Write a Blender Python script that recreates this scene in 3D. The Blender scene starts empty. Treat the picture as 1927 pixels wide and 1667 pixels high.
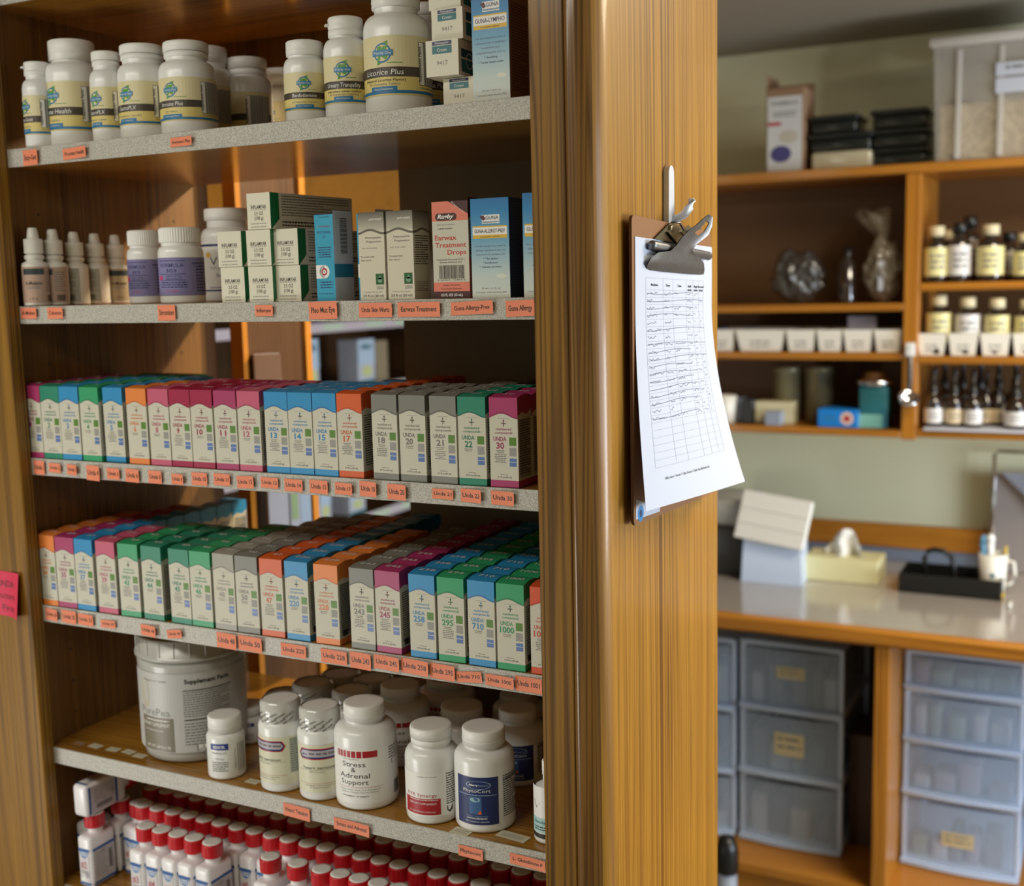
import bpy, bmesh, math, random
from mathutils import Vector, Matrix
random.seed(7)
S = bpy.context.scene
COL = S.collection
PI = math.pi

# ------------------------------------------------------------------ camera
FPX, CX, CY = 2231.0, 963.5, 833.5
CR = ((0.8911012944549369, 0.45319944479626123, -0.023425333660297767),
      (0.03949420317655858, -0.12887239847417434, -0.9908744182927332),
      (-0.4520826151669454, 0.8820443118958787, -0.13273711205213629))
CC = Vector((0.5286577, -1.0874058, 0.0140347))
cam_d = bpy.data.cameras.new('camera'); cam = bpy.data.objects.new('camera', cam_d); COL.objects.link(cam)
cam_d.sensor_fit = 'HORIZONTAL'; cam_d.sensor_width = 36.0; cam_d.lens = FPX / 1927 * 36.0
cam_d.clip_start = 0.02; cam_d.clip_end = 30
cam_d.dof.use_dof = True; cam_d.dof.focus_distance = 1.26; cam_d.dof.aperture_fstop = 3.9
r_, d_, f_ = [Vector(v) for v in CR]
cam.matrix_world = Matrix(((r_.x, -d_.x, -f_.x, CC.x), (r_.y, -d_.y, -f_.y, CC.y), (r_.z, -d_.z, -f_.z, CC.z), (0, 0, 0, 1)))
S.camera = cam
def ray(px, py):
    return (r_ * ((px - CX) / FPX) + d_ * ((py - CY) / FPX) + f_)
def hit(px, py, ax, val):
    d = ray(px, py); t = (val - CC[ax]) / d[ax]; return CC + d * t
def proj(p):
    v = Vector(p) - CC; z = v.dot(f_); return (CX + FPX * v.dot(r_) / z, CY + FPX * v.dot(d_) / z, z)
def xat(px, Y, Z):            # X so that (X,Y,Z) shows at column px
    lo, hi = -3.0, 3.0
    for _ in range(50):
        m = (lo + hi) / 2
        if proj((m, Y, Z))[0] < px: lo = m
        else: hi = m
    return (lo + hi) / 2

# ------------------------------------------------------------------ world, lights, exposure
S.view_settings.view_transform = 'Standard'; S.view_settings.look = 'None'
S.view_settings.gamma = 1.0; S.view_settings.exposure = 0.0
try: S.view_settings.use_curve_mapping = False
except Exception: pass
W = bpy.data.worlds.new('world'); S.world = W; W.use_nodes = True
bg = W.node_tree.nodes['Background']; bg.inputs[0].default_value = (0.75, 0.85, 1.0, 1); bg.inputs[1].default_value = 0.6
def area(name, loc, direction, sx, sy, power, colr, spread=None):
    l = bpy.data.lights.new(name, 'AREA'); l.shape = 'RECTANGLE'; l.size = sx; l.size_y = sy; l.energy = power; l.color = colr
    if spread: l.spread = spread
    o = bpy.data.objects.new(name, l); COL.objects.link(o); o.location = loc
    o.rotation_euler = Vector(direction).to_track_quat('-Z', 'Y').to_euler(); return o
area('light_front_fixture', (-0.75, -1.15, 0.585), (0.0, 0.25, -1), 1.5, 0.22, 13.0, (1.0, 0.94, 0.82))
area('light_left_fill', (-1.4, -1.3, -0.95), (0.7, 1.2, 0.28), 0.7, 0.6, 11.0, (1.0, 0.98, 0.95))  # added fill lamp, no window behind it; brightens the lower shelves from the left
area('light_window', (2.55, 0.12, -0.05), (-1, 0.0, -0.1), 1.0, 1.0, 21.0, (0.74, 0.85, 1.0))
area('light_window_back', (2.5, 0.98, -0.5), (-1, 0.30, -0.08), 0.8, 0.7, 50.0, (0.76, 0.87, 1.0))
area('light_room', (1.0, 0.95, 0.6), (0, 0, -1), 0.8, 0.6, 31.0, (1.0, 0.88, 0.68))
sp = bpy.data.lights.new('light_back_downlight', 'SPOT'); sp.energy = 75.0; sp.color = (1.0, 0.78, 0.5); sp.shadow_soft_size = 0.03; sp.spot_size = 0.95; sp.spot_blend = 0.3
spo = bpy.data.objects.new('light_back_downlight', sp); COL.objects.link(spo); spo.location = (-0.05, 1.02, 0.585)
spo.rotation_euler = (Vector((-.75, .3, -.2)) - Vector(spo.location)).to_track_quat('-Z', 'Y').to_euler()

# ------------------------------------------------------------------ materials
def lin(c):
    c /= 255.0
    return c / 12.92 if c <= 0.04045 else ((c + 0.055) / 1.055) ** 2.4
def rgb(r, g, b, k=1.0): return (min(lin(r) * k, .95), min(lin(g) * k, .95), min(lin(b) * k, .95), 1)
MATS = {}
def mat(name, colr, rough=0.5, metal=0.0, spec=0.5, coat=0.0, bump=0.0, bscale=200, trans=0.0, alpha=1.0, sss=0.0, vary=0.0, ior=None):
    if name in MATS: return MATS[name]
    m = bpy.data.materials.new(name); m.use_nodes = True; nt = m.node_tree; b = nt.nodes['Principled BSDF']
    b.inputs['Base Color'].default_value = colr; b.inputs['Roughness'].default_value = rough; b.inputs['Metallic'].default_value = metal
    b.inputs['Specular IOR Level'].default_value = spec; b.inputs['Coat Weight'].default_value = coat; b.inputs['Coat Roughness'].default_value = .12
    b.inputs['Transmission Weight'].default_value = trans; b.inputs['Alpha'].default_value = alpha
    if ior: b.inputs['IOR'].default_value = ior
    if sss: b.inputs['Subsurface Weight'].default_value = sss; b.inputs['Subsurface Radius'].default_value = (.004, .004, .004); b.inputs['Subsurface Scale'].default_value = .6
    tc = nt.nodes.new('ShaderNodeTexCoord'); n = nt.nodes.new('ShaderNodeTexNoise'); n.inputs['Scale'].default_value = bscale; n.inputs['Detail'].default_value = 4
    nt.links.new(tc.outputs['Object'], n.inputs['Vector'])
    if bump:
        bp = nt.nodes.new('ShaderNodeBump'); bp.inputs['Strength'].default_value = bump; bp.inputs['Distance'].default_value = .001
        nt.links.new(n.outputs['Fac'], bp.inputs['Height']); nt.links.new(bp.outputs['Normal'], b.inputs['Normal'])
    if vary:
        mx = nt.nodes.new('ShaderNodeMix'); mx.data_type = 'RGBA'; mx.blend_type = 'MIX'
        mx.inputs['A'].default_value = tuple(c * (1 - vary) for c in colr[:3]) + (1,); mx.inputs['B'].default_value = tuple(min(1, c * (1 + vary)) for c in colr[:3]) + (1,)
        nt.links.new(n.outputs['Fac'], mx.inputs['Factor']); nt.links.new(mx.outputs['Result'], b.inputs['Base Color'])
    MATS[name] = m; return m
def ramp(nt, stops):
    r = nt.nodes.new('ShaderNodeValToRGB'); e = r.color_ramp.elements
    e[0].position, e[0].color = stops[0]; e[1].position, e[1].color = stops[-1]
    for p, c in stops[1:-1]:
        x = e.new(p); x.color = c
    return r
def wood(name, axis='z', light=(154, 110, 30), dark=(76, 48, 12), rough=.45, coat=.12, fine=170, broad=22):
    if name in MATS: return MATS[name]
    m = bpy.data.materials.new(name); m.use_nodes = True; nt = m.node_tree; b = nt.nodes['Principled BSDF']; L = nt.links.new
    tc = nt.nodes.new('ShaderNodeTexCoord'); mp = nt.nodes.new('ShaderNodeMapping'); L(tc.outputs['Object'], mp.inputs['Vector'])
    st = {'z': (1, 1, .014), 'x': (.014, 1, 1), 'y': (1, .014, 1)}[axis]; mp.inputs['Scale'].default_value = st
    n1 = nt.nodes.new('ShaderNodeTexNoise'); n1.inputs['Scale'].default_value = fine; n1.inputs['Detail'].default_value = 5; n1.inputs['Roughness'].default_value = .65
    n2 = nt.nodes.new('ShaderNodeTexNoise'); n2.inputs['Scale'].default_value = broad; n2.inputs['Detail'].default_value = 2; n2.inputs['Distortion'].default_value = .6
    L(mp.outputs[0], n1.inputs['Vector']); L(mp.outputs[0], n2.inputs['Vector'])
    # growth rings: sine of the broad field
    ml = nt.nodes.new('ShaderNodeMath'); ml.operation = 'MULTIPLY'; ml.inputs[1].default_value = 95; L(n2.outputs['Fac'], ml.inputs[0])
    sn = nt.nodes.new('ShaderNodeMath'); sn.operation = 'SINE'; L(ml.outputs[0], sn.inputs[0])
    mr = nt.nodes.new('ShaderNodeMapRange'); mr.inputs['From Min'].default_value = -1; mr.inputs['From Max'].default_value = 1; L(sn.outputs[0], mr.inputs['Value'])
    pw = nt.nodes.new('ShaderNodeMath'); pw.operation = 'POWER'; pw.inputs[1].default_value = 2.6; L(mr.outputs[0], pw.inputs[0])
    n3 = nt.nodes.new('ShaderNodeTexNoise'); n3.inputs['Scale'].default_value = broad * .45; n3.inputs['Detail'].default_value = 1; L(mp.outputs[0], n3.inputs['Vector'])
    mk = nt.nodes.new('ShaderNodeMapRange'); mk.inputs['From Min'].default_value = .42; mk.inputs['From Max'].default_value = .60; mk.inputs['To Min'].default_value = .32; mk.inputs['To Max'].default_value = 1.0; L(n3.outputs['Fac'], mk.inputs['Value'])
    pm_ = nt.nodes.new('ShaderNodeMath'); pm_.operation = 'MULTIPLY'; L(pw.outputs[0], pm_.inputs[0]); L(mk.outputs[0], pm_.inputs[1]); pw = pm_
    b.inputs['Specular IOR Level'].default_value = .3
    r1 = ramp(nt, [(.36, (0, 0, 0, 1)), (.66, (1, 1, 1, 1))]); L(n1.outputs['Fac'], r1.inputs['Fac'])
    ad = nt.nodes.new('ShaderNodeMath'); ad.operation = 'MULTIPLY_ADD'; ad.inputs[1].default_value = -.66; L(pw.outputs[0], ad.inputs[0]); 
    sc = nt.nodes.new('ShaderNodeMath'); sc.operation = 'MULTIPLY_ADD'; sc.inputs[1].default_value = .34; sc.inputs[2].default_value = .62; L(r1.outputs['Color'], sc.inputs[0]); L(sc.outputs[0], ad.inputs[2])
    rc = ramp(nt, [(.0, rgb(*dark)), (.55, rgb(*[(a * .55 + c * .45) for a, c in zip(light, dark)])), (1.0, rgb(*light))]); L(ad.outputs[0], rc.inputs['Fac'])
    L(rc.outputs['Color'], b.inputs['Base Color']); b.inputs['Roughness'].default_value = rough; b.inputs['Coat Weight'].default_value = coat; b.inputs['Coat Roughness'].default_value = .13
    bp = nt.nodes.new('ShaderNodeBump'); bp.inputs['Strength'].default_value = .25; bp.inputs['Distance'].default_value = .0006; L(ad.outputs[0], bp.inputs['Height']); L(bp.outputs['Normal'], b.inputs['Normal'])
    MATS[name] = m; return m
def speckle(name, c1, c2, scale=900, rough=.45):
    if name in MATS: return MATS[name]
    m = bpy.data.materials.new(name); m.use_nodes = True; nt = m.node_tree; b = nt.nodes['Principled BSDF']; L = nt.links.new
    tc = nt.nodes.new('ShaderNodeTexCoord'); n = nt.nodes.new('ShaderNodeTexNoise'); n.inputs['Scale'].default_value = scale; n.inputs['Detail'].default_value = 2
    L(tc.outputs['Object'], n.inputs['Vector']); r = ramp(nt, [(.38, rgb(*c1)), (.62, rgb(*c2))]); L(n.outputs['Fac'], r.inputs['Fac']); L(r.outputs['Color'], b.inputs['Base Color'])
    b.inputs['Roughness'].default_value = rough; MATS[name] = m; return m
def gradz(name, stops, z0, z1, rough=.4):     # print that changes colour along its own height (object space)
    if name in MATS: return MATS[name]
    m = bpy.data.materials.new(name); m.use_nodes = True; nt = m.node_tree; b = nt.nodes['Principled BSDF']; L = nt.links.new
    tc = nt.nodes.new('ShaderNodeTexCoord'); sx = nt.nodes.new('ShaderNodeSeparateXYZ'); L(tc.outputs['Object'], sx.inputs[0])
    mr = nt.nodes.new('ShaderNodeMapRange'); mr.inputs['From Min'].default_value = z0; mr.inputs['From Max'].default_value = z1; L(sx.outputs['Z'], mr.inputs['Value'])
    r = ramp(nt, [(p, rgb(*c)) for p, c in stops]); L(mr.outputs[0], r.inputs['Fac']); L(r.outputs['Color'], b.inputs['Base Color']); b.inputs['Roughness'].default_value = rough
    MATS[name] = m; return m

oak = wood('oak_vertical', 'z'); oak_nose = wood('oak_bullnose', 'z', light=(140, 98, 42), dark=(78, 50, 20), rough=.40, coat=.6, fine=260, broad=26); oak_end_lit = wood('oak_end_panel_lit', 'z', light=(180, 128, 40), dark=(98, 60, 14), rough=.42, coat=.28, fine=230, broad=15); oak_x = wood('oak_along_x', 'x'); oak_y = wood('oak_along_y', 'y')  # end panel: same veneer as the stiles, stronger light put into its paler colours
oak_panel = wood('oak_panel_dull', 'z', light=(128, 88, 36), dark=(80, 52, 20), rough=.55, coat=.05, fine=260, broad=30)
oak_shelf = wood('oak_shelf', 'x', light=(178, 126, 46), dark=(118, 78, 26), rough=.25, coat=.6, fine=240, broad=30)
oak_orange = wood('oak_honey', 'x', light=(196, 130, 44), dark=(140, 86, 26), rough=.35, coat=.3)
oak_orange_z = wood('oak_honey_vertical', 'z', light=(196, 130, 44), dark=(140, 86, 26), rough=.35, coat=.3)
brown = wood('brown_panel', 'z', light=(92, 62, 36), dark=(60, 40, 24), rough=.4, coat=.2)
darkboard = mat('dark_backing_board', rgb(128, 120, 108), .55, vary=.08, bscale=60)
edge_m = speckle('grey_speckled_edge', (150, 147, 140), (208, 205, 197), 1300)
strip_shelf = mat('shelf_strip_lilac', rgb(205, 195, 205), .3, vary=.03)
white = mat('white_plastic', rgb(236, 237, 236), .28, sss=.0, vary=.01, coat=.2)
white2 = mat('white_plastic_soft', rgb(226, 224, 216), .4, vary=.01)
capw = mat('white_cap_plastic', rgb(240, 240, 238), .38, vary=.01)
paper = mat('white_card', rgb(204, 201, 186), .5, vary=.015, bscale=40)
paperw = mat('paper_white', rgb(198, 203, 217), .6, vary=.01, bscale=20)
black = mat('black_print', rgb(38, 38, 38), .5, vary=.05)
gray = mat('grey_print', rgb(120, 120, 118), .5, vary=.05)
lgray = mat('light_grey_print', rgb(160, 160, 155), .5, vary=.05)
orange_tag = mat('salmon_paper', rgb(236, 138, 104), .6, vary=.03, bscale=60)
blackp = mat('black_plastic', rgb(26, 27, 26), .35, vary=.05)
def pm(name, r, g, b, rough=.42): return mat(name, rgb(r, g, b), rough, vary=.02, bscale=80)
green_sq = pm('leaf_green_print', 84, 130, 40); gray_sq = mat('grey_leaf_print', rgb(150, 150, 146), .5, vary=.25, bscale=900); blue_sq = mat('blue_water_print', rgb(88, 118, 176), .4, vary=.45, bscale=500)
navy = pm('navy_print', 36, 50, 104); skyb = pm('sky_blue_print', 52, 132, 178); teal = pm('teal_print', 40, 110, 120)
cream = pm('cream_label', 224, 214, 172); yellow = pm('yellow_label', 222, 204, 128); darkband = pm('dark_brown_band', 70, 62, 54); midblue = pm('label_blue', 36, 116, 168)
leafg = pm('leaf_green', 92, 160, 60); whitep = pm('white_print', 240, 240, 238); redp = pm('red_print', 176, 36, 48); mauve = pm('mauve_label', 132, 128, 176)
metal = mat('steel', rgb(128, 128, 130), .42, metal=1.0, bump=.15, bscale=150, vary=.25)
chrome = mat('chrome', rgb(215, 215, 218), .12, metal=1.0)
bronze = mat('aged_nickel', rgb(150, 142, 118), .36, metal=1.0, vary=.25, bscale=120)

# ------------------------------------------------------------------ mesh builder
class MB:
    def __init__(s): s.v = []; s.f = []; s.m = []; s.sm = []; s.mats = []
    def mi(s, m):
        if m not in s.mats: s.mats.append(m)
        return s.mats.index(m)
    def add(s, vs, fs, m, smooth=False):
        o = len(s.v); s.v += [tuple(v) for v in vs]; k = s.mi(m)
        for f in fs: s.f.append([i + o for i in f]); s.m.append(k); s.sm.append(smooth)
    def box(s, x0, x1, y0, y1, z0, z1, m, skip=''):
        vs = [(x, y, z) for z in (z0, z1) for y in (y0, y1) for x in (x0, x1)]
        fs = {'d': (0, 2, 3, 1), 'u': (4, 5, 7, 6), 'f': (0, 1, 5, 4), 'b': (2, 6, 7, 3), 'l': (0, 4, 6, 2), 'r': (1, 3, 7, 5)}
        s.add(vs, [fs[k] for k in fs if k not in skip], m); return s
    def rbox(s, x0, x1, y0, y1, z0, z1, m, r=.002, seg=2, smooth=True, M=None):
        bm = bmesh.new(); bmesh.ops.create_cube(bm, size=1)
        for v in bm.verts:
            v.co = Vector(((x0 + x1) / 2 + v.co.x * (x1 - x0), (y0 + y1) / 2 + v.co.y * (y1 - y0), (z0 + z1) / 2 + v.co.z * (z1 - z0)))
        r = min(r, .49 * min(x1 - x0, y1 - y0, z1 - z0))
        bmesh.ops.bevel(bm, geom=list(bm.edges) + list(bm.verts), offset=r, segments=seg, profile=.5, affect='EDGES')
        if M: bmesh.ops.transform(bm, matrix=M, verts=bm.verts)
        s.bm(bm, m, smooth); return s
    def bm(s, bm, m, smooth=False):
        bm.verts.index_update(); s.add([v.co[:] for v in bm.verts], [[v.index for v in f.verts] for f in bm.faces], m, smooth); bm.free()
    def lathe(s, prof, m, n=40, cx=0, cy=0, ribs=0, amp=0, smooth=True):
        vs = []; fs = []; k = len(prof)
        for i in range(n):
            a = 2 * PI * i / n; w = (1 + (amp if (ribs and i % 2) else 0))
            for r, z in prof: vs.append((cx + r * w * math.cos(a), cy + r * w * math.sin(a), z))
        for i in range(n):
            j = (i + 1) % n
            for q in range(k - 1):
                fs.append((i * k + q, j * k + q, j * k + q + 1, i * k + q + 1))
        s.add(vs, fs, m, smooth); return s
    def tube(s, pts, rad, m, n=8, closed=False):
        vs = []; fs = []; P = [Vector(p) for p in pts]; rr = rad if isinstance(rad, (list, tuple)) else [rad] * len(P)
        up = Vector((0, 0, 1))
        for i, p in enumerate(P):
            t = (P[min(i + 1, len(P) - 1)] - P[max(i - 1, 0)]).normalized()
            a = t.cross(up if abs(t.z) < .9 else Vector((1, 0, 0))).normalized(); b = t.cross(a)
            for q in range(n):
                an = 2 * PI * q / n; vs.append(p + a * math.cos(an) * rr[i] + b * math.sin(an) * rr[i])
        for i in range(len(P) - 1):
            for q in range(n): fs.append((i * n + q, i * n + (q + 1) % n, (i + 1) * n + (q + 1) % n, (i + 1) * n + q))
        fs.append(tuple(range(n))[::-1]); fs.append(tuple((len(P) - 1) * n + q for q in range(n)))
        s.add(vs, fs, m, True); return s
    def prism(s, pts, fn, m, t):      # 2D outline extruded by t; fn(u,v,w)->3D
        n = len(pts); vs = [fn(u, v, 0) for u, v in pts] + [fn(u, v, t) for u, v in pts]
        fs = [tuple(range(n))[::-1], tuple(range(n, 2 * n))] + [(i, (i + 1) % n, n + (i + 1) % n, n + i) for i in range(n)]
        s.add(vs, fs, m); return s
    def grid(s, fn, nu, nv, m, smooth=True, thick=None):
        vs = []; fs = []
        for j in range(nv + 1):
            for i in range(nu + 1): vs.append(fn(i / nu, j / nv))
        for j in range(nv):
            for i in range(nu):
                a = j * (nu + 1) + i; fs.append((a, a + 1, a + nu + 2, a + nu + 1))
        s.add(vs, fs, m, smooth); return s
    def sheet(s, sh, fn):
        for vs, fs, m, l in sh.items: s.add([fn(u, v, l) for u, v in vs], fs, m)
        return s
    def build(s, name, parent=None, loc=None, rz=0, fix=False):
        me = bpy.data.meshes.new(name); me.from_pydata(s.v, [], s.f)
        for m in s.mats: me.materials.append(m)
        me.polygons.foreach_set('material_index', s.m); me.polygons.foreach_set('use_smooth', s.sm)
        if fix:
            b = bmesh.new(); b.from_mesh(me); bmesh.ops.recalc_face_normals(b, faces=b.faces); b.to_mesh(me); b.free()
        me.update(); o = bpy.data.objects.new(name, me); COL.objects.link(o)
        if parent: o.parent = parent
        if loc is not None: o.location = loc
        if rz: o.rotation_euler[2] = rz
        return o
GLY = {}
def glyph(txt, bold=0.0, shear=0.0):
    k = (txt, bold, shear)
    if k not in GLY:
        c = bpy.data.curves.new('t', 'FONT'); c.body = txt; c.size = 1; c.resolution_u = 2; c.offset = bold; c.shear = shear
        o = bpy.data.objects.new('t', c); COL.objects.link(o); me = bpy.data.meshes.new_from_object(o)
        vs = [(v.co.x, v.co.y) for v in me.vertices]; fs = [tuple(p.vertices) for p in me.polygons]
        COL.objects.unlink(o); bpy.data.objects.remove(o); bpy.data.curves.remove(c); bpy.data.meshes.remove(me)
        if vs:
            x0 = min(v[0] for v in vs); x1 = max(v[0] for v in vs)
        else: x0, x1 = 0, 1
        GLY[k] = (vs, fs, x0, x1)
    return GLY[k]
class Sheet:
    def __init__(s): s.items = []
    def rect(s, x0, y0, x1, y1, m, l=1, n=1):
        vs = []; fs = []; n = max(n, min(40, int(abs(x1 - x0) / .0028) + 1)) if abs(x1 - x0) < .3 else n
        for i in range(n + 1): x = x0 + (x1 - x0) * i / n; vs += [(x, y0), (x, y1)]
        for i in range(n): fs.append((2 * i, 2 * i + 2, 2 * i + 3, 2 * i + 1))
        s.items.append((vs, fs, m, l)); return s
    def poly(s, pts, m, l=1): s.items.append((pts, [tuple(range(len(pts)))], m, l)); return s
    def disc(s, cx, cy, rx, ry, m, l=1, n=20): return s.poly([(cx + rx * math.cos(2 * PI * i / n), cy + ry * math.sin(2 * PI * i / n)) for i in range(n)], m, l)
    def ring(s, cx, cy, r0, r1, m, l=1, n=20):
        vs = []; fs = []
        for i in range(n):
            a = 2 * PI * i / n; vs += [(cx + r0 * math.cos(a), cy + r0 * math.sin(a)), (cx + r1 * math.cos(a), cy + r1 * math.sin(a))]
        for i in range(n): j = (i + 1) % n; fs.append((2 * i, 2 * i + 1, 2 * j + 1, 2 * j))
        s.items.append((vs, fs, m, l)); return s
    def text(s, txt, x, y, h, m, l=2, w=None, al='c', bold=0.0, shear=0.0, rot=0.0):   # y = baseline, h = capital height
        vs, fs, x0, x1 = glyph(txt, bold, shear); k = h / .70; sx = k if w is None else w / (x1 - x0); W_ = (x1 - x0) * sx
        ox = {'c': -W_ / 2, 'l': 0, 'r': -W_}[al]; c, sn = math.cos(rot), math.sin(rot); out = []
        for a, b in vs:
            u = ox + (a - x0) * sx; v = b * k; out.append((x + u * c - v * sn, y + u * sn + v * c))
        s.items.append((out, fs, m, l)); return s
    def fine(s, x0, y1, x1, lines, pitch, m, l=2, h=None, al='l', seed=1, wordy=True):   # lines of tiny print too small to read
        rnd = random.Random(seed); h = h or pitch * .45
        for i in range(lines):
            y = y1 - i * pitch - h; full = (x1 - x0) * (1 if i % 4 != 3 else rnd.uniform(.5, .9)); a = x0 if al == 'l' else (x0 + x1) / 2 - full / 2; e = a + full; x = a
            while x < e:
                w = rnd.uniform(1.2, 4.2) * h; x2 = min(x + w, e); s.rect(x, y, x2, y + h, m, l); x = x2 + h * .6
        return s
    def barcode(s, x0, y0, x1, y1, m, l=2, n=24, seed=3):
        rnd = random.Random(seed); x = x0
        while x < x1:
            w = (x1 - x0) / n * rnd.uniform(.3, 1.1); s.rect(x, y0, min(x + w, x1), y1, m, l); x += w + (x1 - x0) / n * rnd.uniform(.4, .9)
        return s
def empty(name, loc, rz=0):
    o = bpy.data.objects.new(name, None); COL.objects.link(o); o.location = loc; o.rotation_euler[2] = rz; o.empty_display_size = .02; return o
def tag(o, label=None, cat=None, group=None, kind=None):
    if label: o['label'] = label
    if cat: o['category'] = cat
    if group: o['group'] = group
    if kind: o['kind'] = kind
    return o
LAY = .00012
def front(fx, fy, fz):     # sheet on a plane y=fy facing -Y
    return lambda u, v, l: (fx + u, fy - l * LAY, fz + v)
def right(X, y0, z0):      # sheet on a plane x=X facing +X, u runs to +Y
    return lambda u, v, l: (X + l * LAY, y0 + u, z0 + v)
def wrap(R, ang0):         # sheet round a cylinder, u = arc length, 0 faces ang0
    return lambda u, v, l: ((R + l * LAY) * math.cos(ang0 + u / R), (R + l * LAY) * math.sin(ang0 + u / R), v)
def copy_thing(o, loc, rz=0):
    c = o.copy(); COL.objects.link(c); c.location = loc; c.rotation_euler = (0, 0, rz)
    for ch in o.children:
        d = ch.copy(); COL.objects.link(d); d.parent = c; d.matrix_parent_inverse = ch.matrix_parent_inverse.copy()
        for g in ch.children:
            e = g.copy(); COL.objects.link(e); e.parent = d
    return c
ORD = ['front', 'second', 'third', 'fourth', 'fifth', 'sixth', 'seventh', 'eighth', 'ninth', 'tenth', 'eleventh', 'twelfth']

# ------------------------------------------------------------------ the room
XL, DEP = -0.7555, 0.36
SH = [0.396, 0.198, 0.0, -0.198, -0.3968, -0.5955, -0.794]     # shelf tops
TH = 0.0215
FLOOR, CEIL, YB = -1.65, 0.618, 2.18
wall_m = mat('wall_paint_olive_cream', rgb(226, 226, 190), .7, bump=.1, bscale=90, vary=.02)
ceil_m = mat('ceiling_paint', rgb(150, 142, 124), .8, bump=.2, bscale=120, vary=.02)
floor_m = mat('floor_vinyl', rgb(128, 116, 100), .5, vary=.08, bscale=12)
def struct(name, mb): return tag(mb.build(name), kind='structure')
struct('floor', MB().box(-2.2, 2.75, -3.0, 2.3, FLOOR - .05, FLOOR, floor_m))
struct('ceiling', MB().box(-2.2, 2.75, -3.0, 2.3, CEIL, CEIL + .05, ceil_m))
struct('wall_back', MB().box(-2.2, 2.75, YB, YB + .1, FLOOR, CEIL, wall_m))
struct('wall_left', MB().box(-2.3, -2.2, -3.0, 2.3, FLOOR, CEIL, wall_m))
struct('wall_front', MB().box(-2.2, 2.75, -3.1, -3.0, FLOOR, CEIL, wall_m))
wr = MB()
for a in ((-3.0, -.75, FLOOR, CEIL), (1.25, 2.3, FLOOR, CEIL), (-.75, 1.25, FLOOR, -.62), (-.75, 1.25, .5, CEIL)): wr.box(2.7, 2.8, a[0], a[1], a[2], a[3], wall_m)
struct('wall_right', wr)

# ------------------------------------------------------------------ the shelving unit in front
unit = tag(empty('shelving_unit', (XL / 2, .18, FLOOR)), 'tall oak shelving unit with grey-edged shelves full of bottles and cartons', 'shelving')
def rel(mb, name, parent, **k):       # parts are modelled in world coordinates
    o = mb.build(name, parent, **k); o.matrix_parent_inverse = Matrix.Translation(parent.location).inverted(); return o
lp = MB().box(XL - .02, XL, 0.0, DEP + .005, FLOOR, .6, oak_panel, '')
for zs in SH:
    for y in (.055, .31):
        for dz in (.03, .075, .12):
            bmh = [(XL + .0002, y + .0022 * math.cos(a * PI / 4), zs + dz + .0022 * math.sin(a * PI / 4)) for a in range(8)]
            lp.add(bmh, [tuple(range(8))], blackp)
rel(lp, 'left_panel', unit)
rel(MB().box(XL - .012, XL - .0005, DEP + .006, DEP + .03, FLOOR, .6, brown), 'back_batten', unit)
st = MB().rbox(-.90, -.7390, -.02, 0.0, FLOOR + .001, .6, oak, .0015, 1, False)
rel(st, 'left_stile', unit)
rel(MB().rbox(.0097, .0462, -.0205, .0, FLOOR + .001, .6, oak, .0012, 1, False), 'right_stile', unit)
pts = [(.0470, -.0005), (.0470, -.0195)]
for i in range(13):
    a = -PI / 2 + PI / 2 * i / 12; pts.append((.052 + .028 * math.cos(a), .0085 + .028 * math.sin(a)))
pts += [(.08, DEP), (.036, DEP), (.036, .001), (.047, .001)]
ep = MB(); n = len(pts)
ep.add([(x, y, FLOOR) for x, y in pts] + [(x, y, .6) for x, y in pts], [tuple(range(n))[::-1], tuple(range(n, 2 * n))], oak_end_lit)
ep.add([(x, y, FLOOR) for x, y in pts] + [(x, y, .6) for x, y in pts], [(i, (i + 1) % n, n + (i + 1) % n, n + i) for i in range(n)], oak_end_lit, False)
ep.mi(oak_nose)
for i in range(0, 15): ep.m[2 + i] = ep.mi(oak_nose if i < 8 else oak_end_lit)
for i in range(1, 14): ep.sm[2 + i] = True
rel(ep, 'end_panel', unit)
rel(MB().box(-.383, .0355, DEP + .0005, DEP + .012, FLOOR, .6, darkboard), 'backing_board', unit)
rel(MB().box(XL + .0005, -.384, DEP - .02, DEP, SH[0] - TH - .045, SH[0] - TH - .0005, oak_panel), 'back_rail', unit)
rel(MB().box(XL - .02, .08, 0, DEP, .6005, .615, oak_x), 'top_board', unit)
shn = ['topmost shelf of the oak unit, just above the frame', 'shelf carrying cream-labelled white bottles and a tall blue carton', 'shelf carrying dropper bottles, stacked white cartons and skin wart cartons',
       'shelf carrying the single row of cartons numbered 1 to 30, seen almost edge-on', 'shelf below it carrying deep columns of cartons numbered 34 to 1001', 'shelf carrying the large grey tub and white pill bottles', 'lowest shelf, carrying red-capped bottles']
for i, z in enumerate(SH):
    s_ = tag(empty('shelf', (XL / 2, 0, z)), 'grey-edged oak ' + shn[i], 'shelf')
    rel(MB().box(XL + .0005, .0355, .0015, DEP - .0005, z - TH, z, oak_shelf), 'board', s_)
    rel(MB().rbox(XL + .0005, .0355, -.0012, .0013, z - TH - .0006, z + .0004, edge_m, .0005, 1, False), 'edge_strip', s_)

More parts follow.
